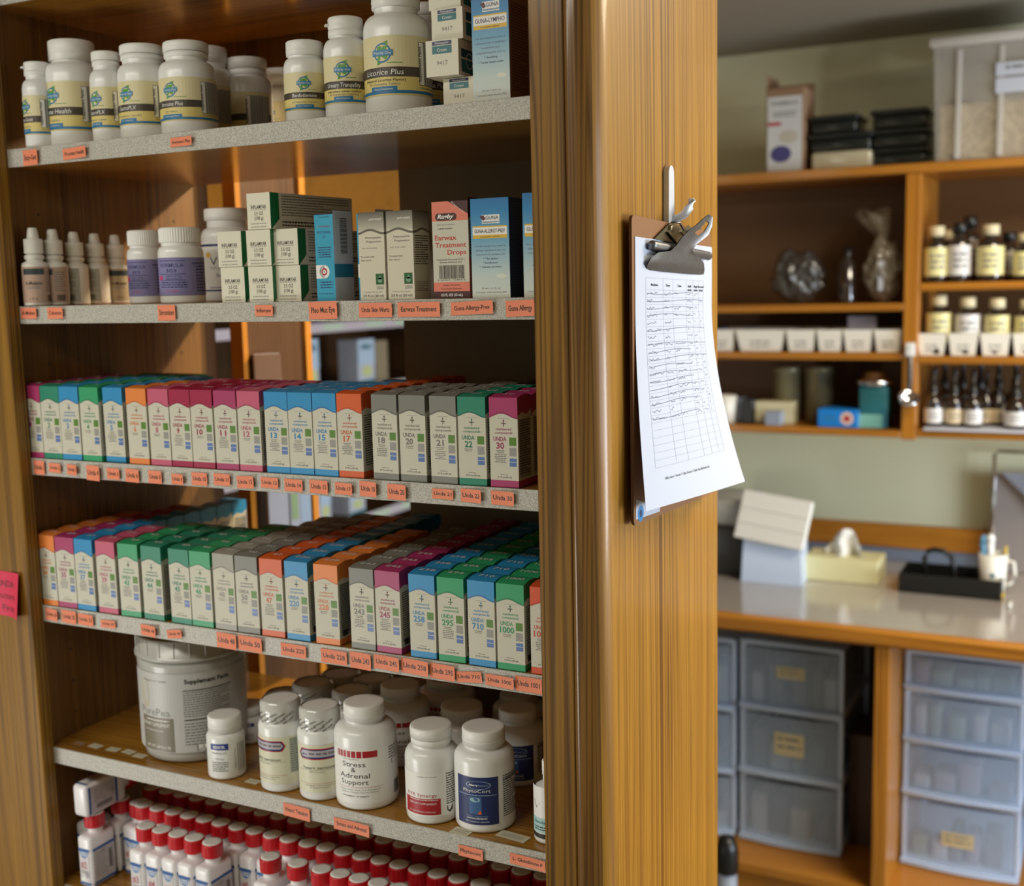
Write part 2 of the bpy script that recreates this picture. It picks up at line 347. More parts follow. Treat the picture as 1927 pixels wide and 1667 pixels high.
# pink notice on the left stile
pink = mat('pink_paper', rgb(214, 40, 84), .5, vary=.03, bscale=50)
a = hit(34, 1078, 1, -.0206); b = hit(51, 1170, 1, -.0206)
x1, z1, z0 = a.x + .002, a.z, b.z + .004
def pinkf(u, v, l=0):     # right border curls off the wood
    c = max(0, (u - .07) / .03); return (x1 - .10 + u + .004 * (1 - v / .062) * 0, -.0208 - .010 * c * c * (1 - v / .09) - l * .0002, z0 + v)
pk = MB().grid(lambda s, t: pinkf(s * .103, t * (z1 - z0)), 20, 6, pink)
hh = z1 - z0; ps = Sheet()
for k, (t_, w_) in enumerate((('UNDA:', .034), ('Doctors', .040), ('First.', .028))): ps.text(t_, .092, hh * (.66 - .27 * k), hh * .145, black, 1, w=w_, al='r')
pk.sheet(ps, pinkf)
tag(pk.build('notice'), 'pink paper notice ending in the word First, taped on the left oak stile', 'notice')

# ------------------------------------------------------------------ salmon labels on the shelf edges
def edge_label(x0, x1, y0, y1, txt, zi, desc, rot=0.0, hide=0):
    zs = SH[zi]; ym = (y0 + y1) / 2; A = hit(x0, ym, 1, -.002); B = hit(x1, ym, 1, -.002); w = B.x - A.x
    pa, pb = proj((A.x, 0, zs)), proj((B.x, 0, zs)); sl = abs(pb[1] - pa[1]); hp = max(y1 - y0 - sl, (y1 - y0) * .6)
    Cn = hit((x0 + x1) / 2, ym, 1, -.002); h = hp * Cn_z(Cn) / FPX
    rnd = random.Random(txt + str(x0)); lift = rnd.uniform(.0015, .0042)
    if hide: w = max(w, hide)
    c, s2 = math.cos(rot), math.sin(rot)
    def fn(u, v, l=0):
        k = (u / w + .5) ** 2; uu, vv = u * c - v * s2, u * s2 + v * c
        return (uu, -.0017 - lift * k - .0006 * math.sin(v / h * PI) ** 2 - l * .00012, vv)
    m = MB().grid(lambda a_, b_: fn((a_ - .5) * w, (b_ - .5) * h), 8, 4, orange_tag)
    tw = min(w * .84, h * .33 * len(txt) * .92)
    sh = Sheet().text(txt, 0, -h * .14, h * .33, black, 1, w=tw, bold=.018); m.sheet(sh, fn)
    o = m.build('shelf_label', loc=(A.x + w / 2, 0, Cn.z)); tag(o, desc, 'label', 'salmon labels stuck on the shelf edges')
def Cn_z(p): return (Vector(p) - CC).dot(f_)
def E_(sx, sy, k, lst, zi, nm):
    for q in lst:
        x0, x1, y0, y1, t = q[:5]
        edge_label(sx + x0 / k, sx + x1 / k, sy + y0 / k, sy + y1 / k, t, zi, nm(t, q), rot=(q[5] if len(q) > 5 else 0), hide=(q[6] if len(q) > 6 else 0))
K = 3.706
words = lambda d: (lambda t, q: 'salmon paper label ' + d[t])
E_(0, 0, K, [(160, 275, 1040, 1158, 'Enzy-Gest', .0), (437, 613, 1020, 1115, 'Prostate Health', .03), (1187, 1350, 948, 1028, 'Immuno Plus', 0)], 1,
   words({'Enzy-Gest': 'at the far left of the top visible shelf edge', 'Prostate Health': 'second from the left on the top visible shelf edge', 'Immuno Plus': 'rightmost of three on the top visible shelf edge'}))
E_(0, 330, K, [(145, 265, 922, 1000, 'A-Mulsion'), (330, 450, 920, 1000, 'Colostrum'), (1100, 1230, 903, 1013, 'Strontium'), (1778, 1912, 903, 983, 'Inflamyar')], 2,
   words({'A-Mulsion': 'below the nearest dropper bottle, touching the left stile', 'Colostrum': 'reading Colostrum, below the dropper bottles', 'Strontium': 'reading Strontium, below the mauve-labelled bottles', 'Inflamyar': 'below the stacked white cartons'}))
E_(500, 330, K, [(300, 508, 878, 1003, 'Pleo Muc Eye', .02), (650, 888, 887, 990, 'Unda Skin Warts'), (920, 1223, 880, 988, 'Earwax Treatment'), (1290, 1593, 875, 972, 'Guna Allergy-Prev', .035), (1675, 1880, 868, 985, 'Guna Allergy', .03)], 2,
   words({'Pleo Muc Eye': 'below the narrow cyan carton', 'Unda Skin Warts': 'reading Skin Warts, below the grey wavy cartons', 'Earwax Treatment': 'reading Earwax Treatment on the shelf edge', 'Guna Allergy-Prev': 'fully visible below the blue fading allergy carton', 'Guna Allergy': 'on the second shelf edge, half hidden by the right stile'}))
num = lambda row: (lambda t, q: 'salmon paper label numbered ' + t.split()[1] + ' on the edge of the ' + row + ' shelf')
E_(0, 660, K, [(236, 318, 762, 865, 'Unda 1'), (340, 432, 780, 852, 'Unda 2'), (467, 550, 790, 868, 'Unda 3'), (603, 708, 795, 908, 'Unda 4'), (745, 842, 815, 900, 'Unda 5'), (875, 978, 820, 920, 'Unda 6'),
   (1035, 1135, 832, 928, 'Unda 8'), (1195, 1290, 855, 935, 'Unda 9'), (1337, 1450, 845, 942, 'Unda 10'), (1490, 1612, 852, 943, 'Unda 11'), (1652, 1778, 868, 962, 'Unda 12', .06)], 3, num('third'))
E_(500, 660, K, [(-35, 92, 878, 962, 'Unda 13'), (130, 263, 890, 985, 'Unda 14'), (305, 440, 897, 1000, 'Unda 15'), (483, 612, 915, 1007, 'Unda 17'), (655, 783, 905, 1020, 'Unda 18'), (848, 988, 925, 1043, 'Unda 20'),
   (1160, 1312, 957, 1040, 'Unda 21'), (1360, 1513, 958, 1062, 'Unda 22'), (1572, 1740, 972, 1082, 'Unda 30')], 3, num('third'))
E_(0, 960, K, [(318, 415, 678, 775, 'Unda 34'), (430, 537, 690, 797, 'Unda 35'), (545, 658, 715, 812, 'Unda 37'), (703, 812, 757, 828, 'Unda 39', .05), (982, 1098, 790, 885, 'Unda 44'), (1165, 1277, 823, 900, 'Unda 45', .16),
   (1512, 1655, 845, 975, 'Unda 48'), (1662, 1835, 865, 998, 'Unda 50')], 4, num('fourth'))
E_(500, 980, K, [(105, 288, 845, 962, 'Unda 220'), (385, 572, 885, 1010, 'Unda 228'), (588, 740, 905, 1045, 'Unda 243'), (755, 940, 925, 1053, 'Unda 245'), (945, 1143, 950, 1085, 'Unda 258'), (1146, 1325, 985, 1120, 'Unda 295'),
   (1327, 1512, 1035, 1140, 'Unda 710', .12), (1533, 1738, 1062, 1175, 'Unda 1000'), (1741, 1930, 1075, 1210, 'Unda 1001')], 4, num('fourth'))
E_(500, 1250, 3.5685, [(120, 300, 925, 1055, 'Heart Tension', -.02), (458, 702, 1022, 1158, 'Stress and Adrenal'), (1295, 1462, 1205, 1320, 'Phytocort'), (1640, 1885, 1262, 1390, 'L- Glutathione P')], 5,
   words({'Heart Tension': 'leftmost on the fifth shelf edge, below the shrink-banded bottles', 'Stress and Adrenal': 'below the big bottle with a red barred stripe', 'Phytocort': 'below the navy-labelled bottle on the fifth shelf edge', 'L- Glutathione P': 'reading L- Glutathione at the right end of the fifth shelf edge'}))

# ------------------------------------------------------------------ numbered cartons
FAM = {'mg': ((168, 50, 104), (140, 30, 84), 'magenta'), 'pk': ((196, 88, 118), (160, 56, 92), 'pink'), 'cr': ((160, 6, 66), (130, 0, 56), 'crimson'), 'bl': ((40, 142, 200), (24, 110, 170), 'blue'),
       'gn': ((44, 158, 106), (28, 124, 84), 'green'), 'tl': ((36, 134, 108), (24, 106, 92), 'teal'), 'or': ((230, 132, 58), (206, 104, 36), 'orange'), 'ro': ((216, 92, 36), (190, 72, 26), 'rust orange'),
       'lg': ((158, 156, 146), (126, 126, 118), 'light grey'), 'gr': ((126, 126, 120), (98, 98, 94), 'grey'), 'rd': ((214, 84, 44), (186, 60, 30), 'red orange')}
UW, UD, UH = .0335, .0335, .0945
MESH = {}
def unda_mesh(no, fam, txtc=None):
    c1, c2, nm = FAM[fam]; m1 = pm('carton_' + fam, *c1); m2 = pm('carton_dark_' + fam, *c2); w, d, h = UW - .0006, UD - .0006, UH
    tm = txtc or pm('carton_ink_' + fam, *[max(0, int(c * .92)) for c in c1]); m = MB(); N = 8
    dome = lambda t: .0022 * math.sin(PI * t) + .0008 * t
    # body: four walls, the side tops follow the bulging lid
    m.add([(-w / 2, 0, 0), (w / 2, 0, 0), (w / 2, 0, h), (-w / 2, 0, h)], [(0, 1, 2, 3)], paper)
    m.add([(-w / 2, d, 0), (w / 2, d, 0), (w / 2, d, h), (-w / 2, d, h)], [(1, 0, 3, 2)], paper)
    m.add([(-w / 2, 0, 0), (w / 2, 0, 0), (w / 2, d, 0), (-w / 2, d, 0)], [(0, 3, 2, 1)], m1)
    arc = [(d * i / N, h + dome(i / N)) for i in range(N + 1)]
    for sx, o in ((w / 2, 1), (-w / 2, 0)):
        lo = [(sx, 0, 0), (sx, d, 0)] + [(sx, y, z) for y, z in arc[::-1]]
        m.add(lo, [tuple(range(len(lo))) if o else tuple(range(len(lo)))[::-1]], paper)
        f = (lambda u, v, l, sx=sx, o=o: (sx + (l * LAY if o else -l * LAY), u, v))
        s_ = Sheet(); s_.poly([(0, h * .80), (d * .3, h * .83), (d * .7, h * .80), (d, h * .86)] + arc[::-1], m1, 1); s_.rect(0, 0, d, h * .075, m1, 1)
        s_.rect(d * .10, h * .10, d * .92, h * .76, lgray, 1) if int(no) % 3 == 0 else None
        s_.fine(d * .13, h * .745, d * .88, 22, h * .028, black, 2, seed=int(no) + 5)
        if int(no) > 200: s_.rect(d * .2, h * .1, d * .5, h * .17, black, 3)
        if not o: s_.items = [(v, [tuple(reversed(q)) for q in fs], mm, l) for v, fs, mm, l in s_.items]
        m.sheet(s_, f)
    m.add([(x, y, z) for y, z in arc for x in (-w / 2, w / 2)], [(2 * i, 2 * i + 1, 2 * i + 3, 2 * i + 2) for i in range(N)], m1, True)
    # lid number
    lt = Sheet().text(no, 0, d * .36, d * .20, whitep, 1, w=w * min(.62, .2 * len(no)))
    m.sheet(lt, lambda u, v, l: (u, v, h + dome(v / d) + l * .0003))
    # front print
    s_ = Sheet(); W2 = w / 2; wav = [(-W2 + w * t, h * (.795 + .028 * math.sin(PI * (t * 1.75 - .25)))) for t in [i / 12 for i in range(13)]]
    s_.poly(wav + [(W2, h), (-W2, h)], m1, 1)
    s_.items.append(([(x, z) for x, z in wav] + [(x, z + h * .016) for x, z in wav], [(i, i + 1, 14 + i, 13 + i) for i in range(12)], m2, 2))
    s_.rect(-W2, 0, W2, h * .078, m1, 1)
    s_.rect(-.2 * w, h * .765, .2 * w, h * .770, lgray, 1)
    s_.rect(-w * .012, h * .685, w * .012, h * .75, tm, 1); s_.disc(0, h * .745, w * .028, h * .012, tm, 1, 8); s_.text('UNDA', 0, h * .707, h * .014, black, 2, bold=.03); s_.rect(-w * .012, h * .68, w * .012, h * .70, black, 1)
    s_.text('numbered', 0, h * .638, h * .028, tm, 1, w=w * .54, bold=.012); s_.text('compounds', 0, h * .598, h * .028, tm, 1, w=w * .62, bold=.012)
    s_.text('UNDA', -w * .14, h * .518, h * .046, tm, 1, w=w * .46, bold=.022)
    s_.text(no, -w * .13, h * .432, h * .068, tm, 1, w=w * {1: .125, 2: .28, 3: .43, 4: .52}[len(no)], bold=.028)
    s_.text('Homeopathic', -w * .13, h * .405, h * .0125, black, 1, w=w * .30); s_.text('Preparation', -w * .13, h * .385, h * .0125, black, 1, w=w * .26)
    if int(no) % 2 or int(no) in (2, 14, 18, 30): s_.fine(-w * .33, h * .37, w * .08, 5, h * .021, gray, 1, al='c', seed=int(no))
    for yy, mm in ((.468, green_sq), (.352, gray_sq), (.235, blue_sq)): s_.rect(w * .19, h * yy, w * .435, h * (yy + .092), mm, 1)
    s_.rect(w * .19, h * .285, w * .435, h * .289, whitep, 2)
    s_.fine(-w * .16, h * .145, w * .12, 1, h * .01, gray, 1, h=h * .006, seed=2)
    s_.text('0.7 fl oz (20 ml)', 0, h * .105, h * .017, black, 1, w=w * .50, bold=.012)
    m.sheet(s_, lambda u, v, l: (u, -l * LAY, v)); return m, nm
def unda_row(items, zi, zoff, shelfname):
    XS = [xat(it[0], (it[5] if len(it) > 5 else .002), SH[zi]) + UW / 2 for it in items]
    for i in range(len(XS) - 2, -1, -1): XS[i] = min(XS[i], XS[i + 1] - UW - .0006)
    XS = [max(x, XL + UW / 2 + .001 + .0001 * i) for i, x in enumerate(XS)]
    for i in range(1, len(XS)): XS[i] = max(XS[i], XS[i - 1] + UW + .0002)
    for it, X in zip(items, XS):
        px, py, no, fam, depth = it[:5]; dy = it[5] if len(it) > 5 else .002
        o0 = None; zs = SH[zi] + .0008
        m, nm = unda_mesh(no, fam); rnd = random.Random(no); yaw = rnd.uniform(-.03, .03)
        for k in range(depth):
            y = dy + k * (UD + .0008)
            if y + UD > DEP - .024: break
            lab = '%s and white carton printed %s, %s in its column on the %s shelf' % (nm, no, ORD[k], shelfname)
            if k == 0: o = m.build('carton', loc=(X, y, zs), rz=yaw); o0 = o; lab = '%s and white carton printed %s, at the front of the %s shelf' % (nm, no, shelfname)
            else:
                o = o0.copy(); COL.objects.link(o); o.location = (X + rnd.uniform(-.0004, .0004), y, zs); o.rotation_euler[2] = rnd.uniform(-.012, .012)
            tag(o, lab, 'carton', 'numbered cartons on the ' + shelfname + ' shelf')
Q = lambda sx, sy, x, y: (sx + x / K, sy + y / K)
r3 = [(50, 0, '1', 'mg', 5), (85, 0, '2', 'tl', 6), (119.5, 0, '3', 'bl', 6), (157, 0, '4', 'gn', 6), (201, 0, '5', 'bl', 5, .004), (244.5, 0, '6', 'or', 3), (285.5, 0, '8', 'pk', 4), (324.8, 0, '9', 'cr', 4), (365.2, 0, '10', 'cr', 4), (408.8, 0, '11', 'mg', 4), (452.5, 0, '12', 'pk', 4),
      (505.4, 0, '13', 'bl', 4), (551.2, 0, '14', 'bl', 4), (594.4, 0, '15', 'bl', 5), (639, 0, '17', 'ro', 7), (703.5, 0, '18', 'gr', 4), (755, 0, '20', 'gr', 4), (811.8, 0, '21', 'gr', 6), (865, 0, '22', 'tl', 4), (923.8, 0, '30', 'mg', 3)]
unda_row(r3, 3, 0, 'third')
r4 = [(77, 0, '34', 'or', 5), (112.5, 0, '35', 'mg', 7), (147, 0, '37', 'bl', 9), (187.5, 0, '39', 'pk', 3), (229.5, 0, '43', 'gn', 4), (272.5, 0, '44', 'tl', 4), (324, 0, '45', 'tl', 4), (363, 0, '46', 'gn', 5), (406.3, 0, '48', 'lg', 7), (448.6, 0, '50', 'gr', 8), (494.5, 0, '47', 'ro', 8),
      (541.3, 0, '220', 'bl', 9), (596, 0, '228', 'or', 6), (662, 0, '243', 'gr', 7), (709.8, 0, '245', 'mg', 9), (773.4, 0, '258', 'bl', 9), (826.6, 0, '295', 'gn', 9), (882.8, 0, '710', 'bl', 9), (936.8, 0, '1000', 'gn', 9)]
unda_row(r4 + [(1000, 0, '1001', 'rd', 8)], 4, 0, 'fourth')

# ------------------------------------------------------------------ round bottles
def circ_profile(R, H, sh, hn, rn):        # body: base round, straight wall, shoulder, neck ; sh = shoulder start, hn = neck start
    p = [(0, .0008), (R * .86, .0008), (R * .93, .0), (R * .975, R * .04), (R, R * .13), (R, sh)]
    for i in range(1, 9):
        a = PI / 2 * i / 8; p.append((rn + (R - rn) * math.cos(a) ** .9, sh + (hn - sh) * (.92 * math.sin(a))))
    p += [(rn, hn), (rn, H)]
    return p
def cap_prof(rc, z0, z1):
    e = rc * .07
    return [(rc * .9, z0), (rc, z0 + .0004), (rc, z1 - e), (rc - e * .4, z1 - e * .3), (rc - e, z1), (rc * .75, z1 + .0001), (0, z1 + .0003)]
def bottle(name, cx, bw, top, Y, zs, label, lab=None, lang=0, capw_=None, caph=.16, rn=None, cat='bottle', group=None, capstyle='smooth', bm=None, cm=None, sh=.66, hn=.80, back=False, zt=None, capcol=None):
    p = hit(cx, top, 1, Y); R = bw / 2 * (Vector((p.x, Y, zs)) - CC).dot(f_) / FPX
    rc = R * (capw_ if capw_ else .80); q = hit(cx, top, 1, Y + (rc if p.z < CC.z else -rc)); H = q.z - zs; X = hit(cx, top, 1, Y).x
    if zt: H = zt
    zs = zs + .0005
    o = tag(empty(name, (X, Y, zs)), label, cat, group)
    bm = bm or white; cm = cm or capw; z0 = H * (1 - caph)
    MB().lathe(circ_profile(R, z0 + .002, H * sh, H * hn, rn or rc * .9), bm, 48).build('body', o)
    c = MB()
    if capstyle == 'ribbed': c.lathe([(rc * .9, z0), (rc, z0 + .0006), (rc, H - rc * .1)], cm, 96, ribs=1, amp=-.022, smooth=False); c.lathe([(rc * .985, H - rc * .11), (rc * .97, H - rc * .03), (rc * .9, H), (0, H)], cm, 48)
    elif capstyle == 'flip':
        c.lathe([(rc * .9, z0), (rc, z0 + .0005), (rc, z0 + (H - z0) * .33), (rc * .95, z0 + (H - z0) * .36), (rc * .95, z0 + (H - z0) * .42), (rc, z0 + (H - z0) * .45), (rc, H - .0016), (rc * .96, H - .0003), (rc * .9, H), (0, H)], cm, 48)
        a = math.atan2(CC.y - Y, CC.x - X) - 1.35; Mx = Matrix.Translation((rc * 1.03 * math.cos(a), rc * 1.03 * math.sin(a), z0 + (H - z0) * .6)) @ Matrix.Rotation(a, 4, 'Z')
        c.rbox(-.002, .003, -.004, .004, -.001, .001, cm, .0006, M=Mx)
    elif capstyle == 'band':
        c.lathe(cap_prof(rc, z0 + (H - z0) * .38, H), cm, 48); c.lathe([(rc * .88, z0), (rc * .97, z0 + .0005), (rc * .97, z0 + (H - z0) * .30), (rc * .9, z0 + (H - z0) * .36)], cm, 48)
    else: c.lathe(cap_prof(rc, z0, H), cm, 48); c.lathe([(rc * 1.0, z0 + (H - z0) * .30), (rc * 1.018, z0 + (H - z0) * .33), (rc * 1.0, z0 + (H - z0) * .36)], cm, 48)
    c.build('cap', o)
    if capstyle == 'wrapped' or capstyle == 'wrap':
        pass
    if lab:
        ang = math.atan2(CC.y - Y, CC.x - X) + math.radians(lang); s_ = Sheet(); lab(s_, R, H)
        MB().sheet(s_, wrap(R + .0002, ang)).build('label', o)
    return o, R, H, rc
def logo_leaf(s, x, y, r):
    s.ring(x, y, r * .82, r * .98, midblue, 3); s.disc(x, y, r * .82, r * .82, cream, 3)
    for sg in (1, -1):
        s.poly([(x - sg * r * .62, y + sg * r * .05), (x - sg * r * .55, y + sg * r * .55), (x + sg * r * .05, y + sg * r * 1.0), (x + sg * r * .62, y + sg * r * 1.22), (x + sg * r * .55, y + sg * r * .55), (x + sg * r * .30, y + sg * r * .10)], leafg, 4)
        s.poly([(x - sg * r * .55, y + sg * r * .10), (x + sg * r * .50, y + sg * r * 1.10), (x - sg * r * .48, y + sg * r * .16)], pm('leaf_vein', 190, 214, 140), 5)
    s.rect(x - r * 1.15, y - r * .30, x + r * 1.15, y + r * .30, skyb, 6, 3); s.text('Priority One', x, y - r * .14, r * .30, whitep, 7, w=r * 2.0, shear=.2)
def lab_leaf(title, sub, cnt, x0=None, big=1.0):
    def f(s, R, H):
        a, b = H * .145, H * .60; U = R * 2.3; s.rect(-U, a, U, b, cream, 1, 40)
        s.rect(-U, a, U, H * .35, yellow, 2, 40)
        s.rect(-U, H * .285, U, H * .36, darkband, 3, 40); s.rect(-U, a + H * .012, U, a + H * .036, midblue, 3, 40)
        s.rect(-R * .42, a + H * .03, R * .42, a + H * .068, midblue, 4, 8); s.text('Dietary Supplement', 0, a + H * .042, H * .014, whitep, 5, w=R * .6)
        logo_leaf(s, 0, H * .468, H * .076)
        s.fine(R * .15, H * .395, R * .6, 1, H * .01, leafg, 3, h=H * .006)
        s.text(title, 0, H * .302, H * .042, whitep, 4, w=min(R * 1.55, H * .026 * len(title) * big), shear=.15)
        if sub: s.text(sub, 0, H * .252, H * .021, black, 3, w=min(R * 1.6, H * .0145 * len(sub)), bold=.012)
        s.text(cnt, 0, H * .222 if sub else H * .232, H * .021, gray, 3, w=min(R * 1.35, H * .0145 * len(cnt)))
        # facts panel a quarter turn to the right
        p0, p1 = R * 1.12, R * 2.15; s.rect(p0, H * .225, p1, H * .555, black, 3, 12); s.rect(p0 + H * .004, H * .229, p0 + H * .05, H * .551, whitep, 4, 4)
        s.text('Supplement Facts', p0 + H * .020, H * .385, H * .024, black, 5, w=H * .27, rot=PI / 2, bold=.02)
        s.rect(p0 + H * .053, H * .229, p1 - H * .004, H * .551, lgray, 4, 8)
        for i in range(5): s.rect(p0 + H * (.06 + .03 * i), H * .24, p0 + H * (.064 + .03 * i), H * .54, black, 5)
        s.text('For professional use only', R * 1.62, H * .198, H * .014, black, 3, w=R * .9)
    return f
G1 = 'white bottles with cream leaf-logo labels'
z1s = SH[1] + .0004
LB = []
def L_(*a, **k): LB.append(bottle(*a, **k)[0])
L_('supplement_bottle', 68, 58, 113, .0215, z1s, 'small white bottle with flip-top cap, leftmost on the top visible shelf', lab_leaf('Enzy-Gest', '', '90 Capsules'), lang=-62, capw_=.80, capstyle='flip', group=G1)
L_('supplement_bottle', 132, 103, 68, .052, z1s, 'large white bottle, second from the left, with word Health on its band', lab_leaf('Prostate Health', '', '90 Capsules'), lang=-50, capw_=.80, caph=.19, group=G1)
L_('supplement_bottle', 197, 62, 93, .034, z1s, 'small white banded-cap bottle, third from the left on the top visible shelf', lab_leaf('GastroPLX', '', '60 Vegetarian Capsules'), lang=-48, capw_=.82, capstyle='band', group=G1)
L_('supplement_bottle', 265, 93, 77, .046, z1s, 'mid-size white bottle, fourth from the left on the top visible shelf', lab_leaf('GastroPLX', '', '120 Vegetarian Capsules'), lang=-44, capw_=.86, capstyle='band', group=G1)
L_('supplement_bottle', 348, 104, 71, .050, z1s, 'wide white bottle, fifth from the left, above the third salmon label', lab_leaf('Immuno Plus', '', '120 Tablets'), lang=-38, capw_=.80, capstyle='band', caph=.17, group=G1)
L_('supplement_bottle', 388, 92, 82, .150, z1s, 'white bottle in shade directly behind the fifth front bottle', lab_leaf('Immuno Plus', '', '120 Tablets'), lang=-60, capw_=.80, group=G1)
L_('supplement_bottle', 463, 90, 103, .185, z1s, 'shaded white bottle standing alone mid-shelf with a wide cap', lab_leaf('B-Complex', '', '60 Capsules'), lang=-70, capw_=.82, capstyle='band', caph=.2, group=G1)
L_('supplement_bottle', 528, 80, 125, .27, z1s, 'dim white bottle at the back, left of the small smooth-capped bottle', lab_leaf('B-Complex', '', '60 Capsules'), lang=-40, capw_=.80, group=G1)
L_('supplement_bottle', 572, 81, 72, .044, z1s, 'small smooth-capped bottle, leftmost of the three rising toward the right', lab_leaf('Benfotiamine', '', '60 Vegetarian Capsules'), lang=-6, capw_=.85, caph=.18, group=G1)
L_('supplement_bottle', 649, 86, 27, .048, z1s, 'white flip-top bottle just left of the biggest white bottle', lab_leaf('Urinary Tranquility', 'total urinary system comfort', '60 Vegetarian Capsules'), lang=-12, capw_=.76, capstyle='flip', caph=.19, group=G1)
L_('supplement_bottle', 743, 125, -32, .062, z1s, 'biggest white bottle on its shelf, its cap cut by the frame', lab_leaf('Licorice Plus', '(Natural Licorice Flavor)', '90 Chewable Tablets'), lang=-26, capw_=.72, group=G1)
L_('supplement_bottle', 800, 75, 2, .150, z1s, 'shaded white bottle squeezed between the biggest bottle and the small stacked cartons', lab_leaf('Licorice Plus', '', '60 Tablets'), lang=10, capw_=.80, capstyle='band', group=G1)

# dropper bottles, shelf two
def lab_drop(kind):
    def f(s, R, H):
        s.rect(-R * 2.2, H * .04, R * 2.2, H * .50, pm('dropper_label_%s' % kind, *((186, 158, 140) if kind == 'pink' else (176, 160, 132) if kind == 'tan' else (170, 172, 160))), 1, 24)
        s.rect(-R * .8, H * .40, R * .9, H * .475, pm('dark_slate_print', 52, 64, 68), 2, 8); s.text('A-Mulsion', 0, H * .27, H * .045, black, 2, w=R * 1.3, bold=.02); s.fine(-R * .5, H * .25, R * .5, 2, H * .02, gray, 2, al='c')
        s.fine(R * 1.0, H * .44, R * 1.9, 9, H * .03, gray, 2); s.barcode(R * 1.1, H * .06, R * 1.8, H * .14, black, 2)
        s.text('1 fl oz', 0, H * .08, H * .025, black, 2, w=R * .6)
    return f
G2 = 'white dropper bottles lined up along the left panel'
for k, (cx, tp, y, lg, kd, ds_) in enumerate([(60, 428.5, .0175, -12, 'pink', 'white dropper bottle nearest the shelf front, its pinkish label facing out'), (97.3, 431.5, .045, -60, 'pink', 'white dropper bottle second from the left, its label turned left'), (137, 436.5, .079, -110, 'grey', 'third dropper bottle of the row, fine print side showing'),
                                       (176, 439.5, .113, -110, 'grey', 'fourth dropper bottle of the row, in front of the last one'), (214.5, 442, .147, 10, 'tan', 'last dropper bottle of the row, with a tan label, beside the blue-labelled bottle')]):
    zs = SH[2] + .0005; p = hit(cx, tp, 1, y); H = p.z - zs; R = (24.6 - (p.x + .74) * 9) / FPX * 1.5
    o = tag(empty('dropper_bottle', (p.x, y, zs)), ds_, 'dropper bottle', G2)
    MB().lathe([(0, .0003), (R * .95, .0003), (R, .002), (R, H * .50), (R * .96, H * .545), (R * .62, H * .575), (R * .62, H * .59), (R * .74, H * .60), (R * .74, H * .645), (R * .6, H * .655), (R * .5, H * .70)], white2, 40).build('body', o)
    MB().lathe([(R * .6, H * .665), (R * .72, H * .672), (R * .72, H * .84)], white2, 72, ribs=1, amp=-.03, smooth=False).lathe([(R * .72, H * .84), (R * .70, H * .855), (R * .46, H * .862)], white2, 40).build('collar', o)
    MB().lathe([(R * .46, H * .86), (R * .44, H * .90), (R * .36, H * .985), (R * .30, H), (0, H)], white2, 32).build('nozzle_cap', o)
    s_ = Sheet(); lab_drop(kd)(s_, R, H); MB().sheet(s_, wrap(R + .0002, math.atan2(CC.y - y, CC.x - p.x) + math.radians(lg))).build('label', o)

def lab_303(s, R, H):
    s.rect(-R * 1.25, H * .10, R * 1.9, H * .60, mauve, 1, 30)
    for y in (.555, .38, .30): s.rect(-R * .75, H * y, R * .55, H * (y + .008), navy, 2, 6)
    s.text('FORMULA', -R * .1, H * .475, H * .05, navy, 2, w=R * 1.15, bold=.005); s.text('303', -R * .1, H * .405, H * .045, navy, 2, w=R * .5, bold=.01)
    s.text('NATURAL', 0, H * .345, H * .024, navy, 2, w=R * .75); s.text('RELAXANT', 0, H * .312, H * .024, navy, 2, w=R * .75)
    s.disc(-R * .72, H * .335, R * .15, H * .03, pm('hot_pink_print', 206, 62, 120), 3); s.fine(-R * .7, H * .28, R * .6, 3, H * .03, navy, 2, al='c'); s.text('45 TABLETS', -R * .1, H * .15, H * .022, pm('hot_pink_print', 206, 62, 120), 2, w=R * .6)
    s.poly([(R * .85, H * .53), (R * 1.0, H * .60), (R * 1.9, H * .60), (R * 1.9, H * .53)], pm('pale_pink_print', 214, 176, 186), 2); s.rect(R * .85, H * .515, R * 1.9, H * .53, navy, 3, 5); s.fine(R * 1.05, H * .49, R * 1.8, 9, H * .04, navy, 2)
L_('pill_bottle', 270, 66, 432.5, .085, SH[2], 'white bottle with mauve label, left and behind its twin', lab_303, lang=-28, capw_=.92, caph=.21, capstyle='ribbed', sh=.64, hn=.76, group='mauve-labelled bottles with ribbed caps')
L_('pill_bottle', 337, 83, 426.5, .047, SH[2], 'white bottle with mauve label, the nearer and larger-looking of two', lab_303, lang=-22, capw_=.92, caph=.20, capstyle='ribbed', sh=.64, hn=.76, group='mauve-labelled bottles with ribbed caps')
def lab_vital(s, R, H):
    s.rect(-R * 1.5, H * .06, R * 1.5, H * .64, whitep, 1, 24); s.rect(-R * 1.5, H * .59, R * 1.5, H * .615, navy, 2, 24); s.text('VITAL', 0, H * .39, H * .085, navy, 2, w=R * 1.45); s.text('NUTRIENTS', 0, H * .345, H * .03, lgray, 2, w=R * 1.4)
    s.text('Strontium', -R * .05, H * .262, H * .038, navy, 2, w=R * .85); s.text('(citrate)', -R * .1, H * .222, H * .02, gray, 2, w=R * .35); s.text('227mg', -R * .1, H * .18, H * .022, gray, 2, w=R * .3); s.rect(-R * 1.5, H * .11, R * 1.5, H * .128, navy, 2, 24); s.fine(-R * .8, H * .155, R * .6, 1, H * .02, navy, 2)
    s.disc(-R * .8, H * .5, R * .13, H * .03, pm('sun_yellow_print', 236, 190, 80), 3)
L_('pill_bottle', 425, 97, 390, .16, SH[2], 'tall white bottle with navy print, left of the stacked white cartons', lab_vital, lang=-2, capw_=.84, caph=.13, sh=.68, hn=.80)

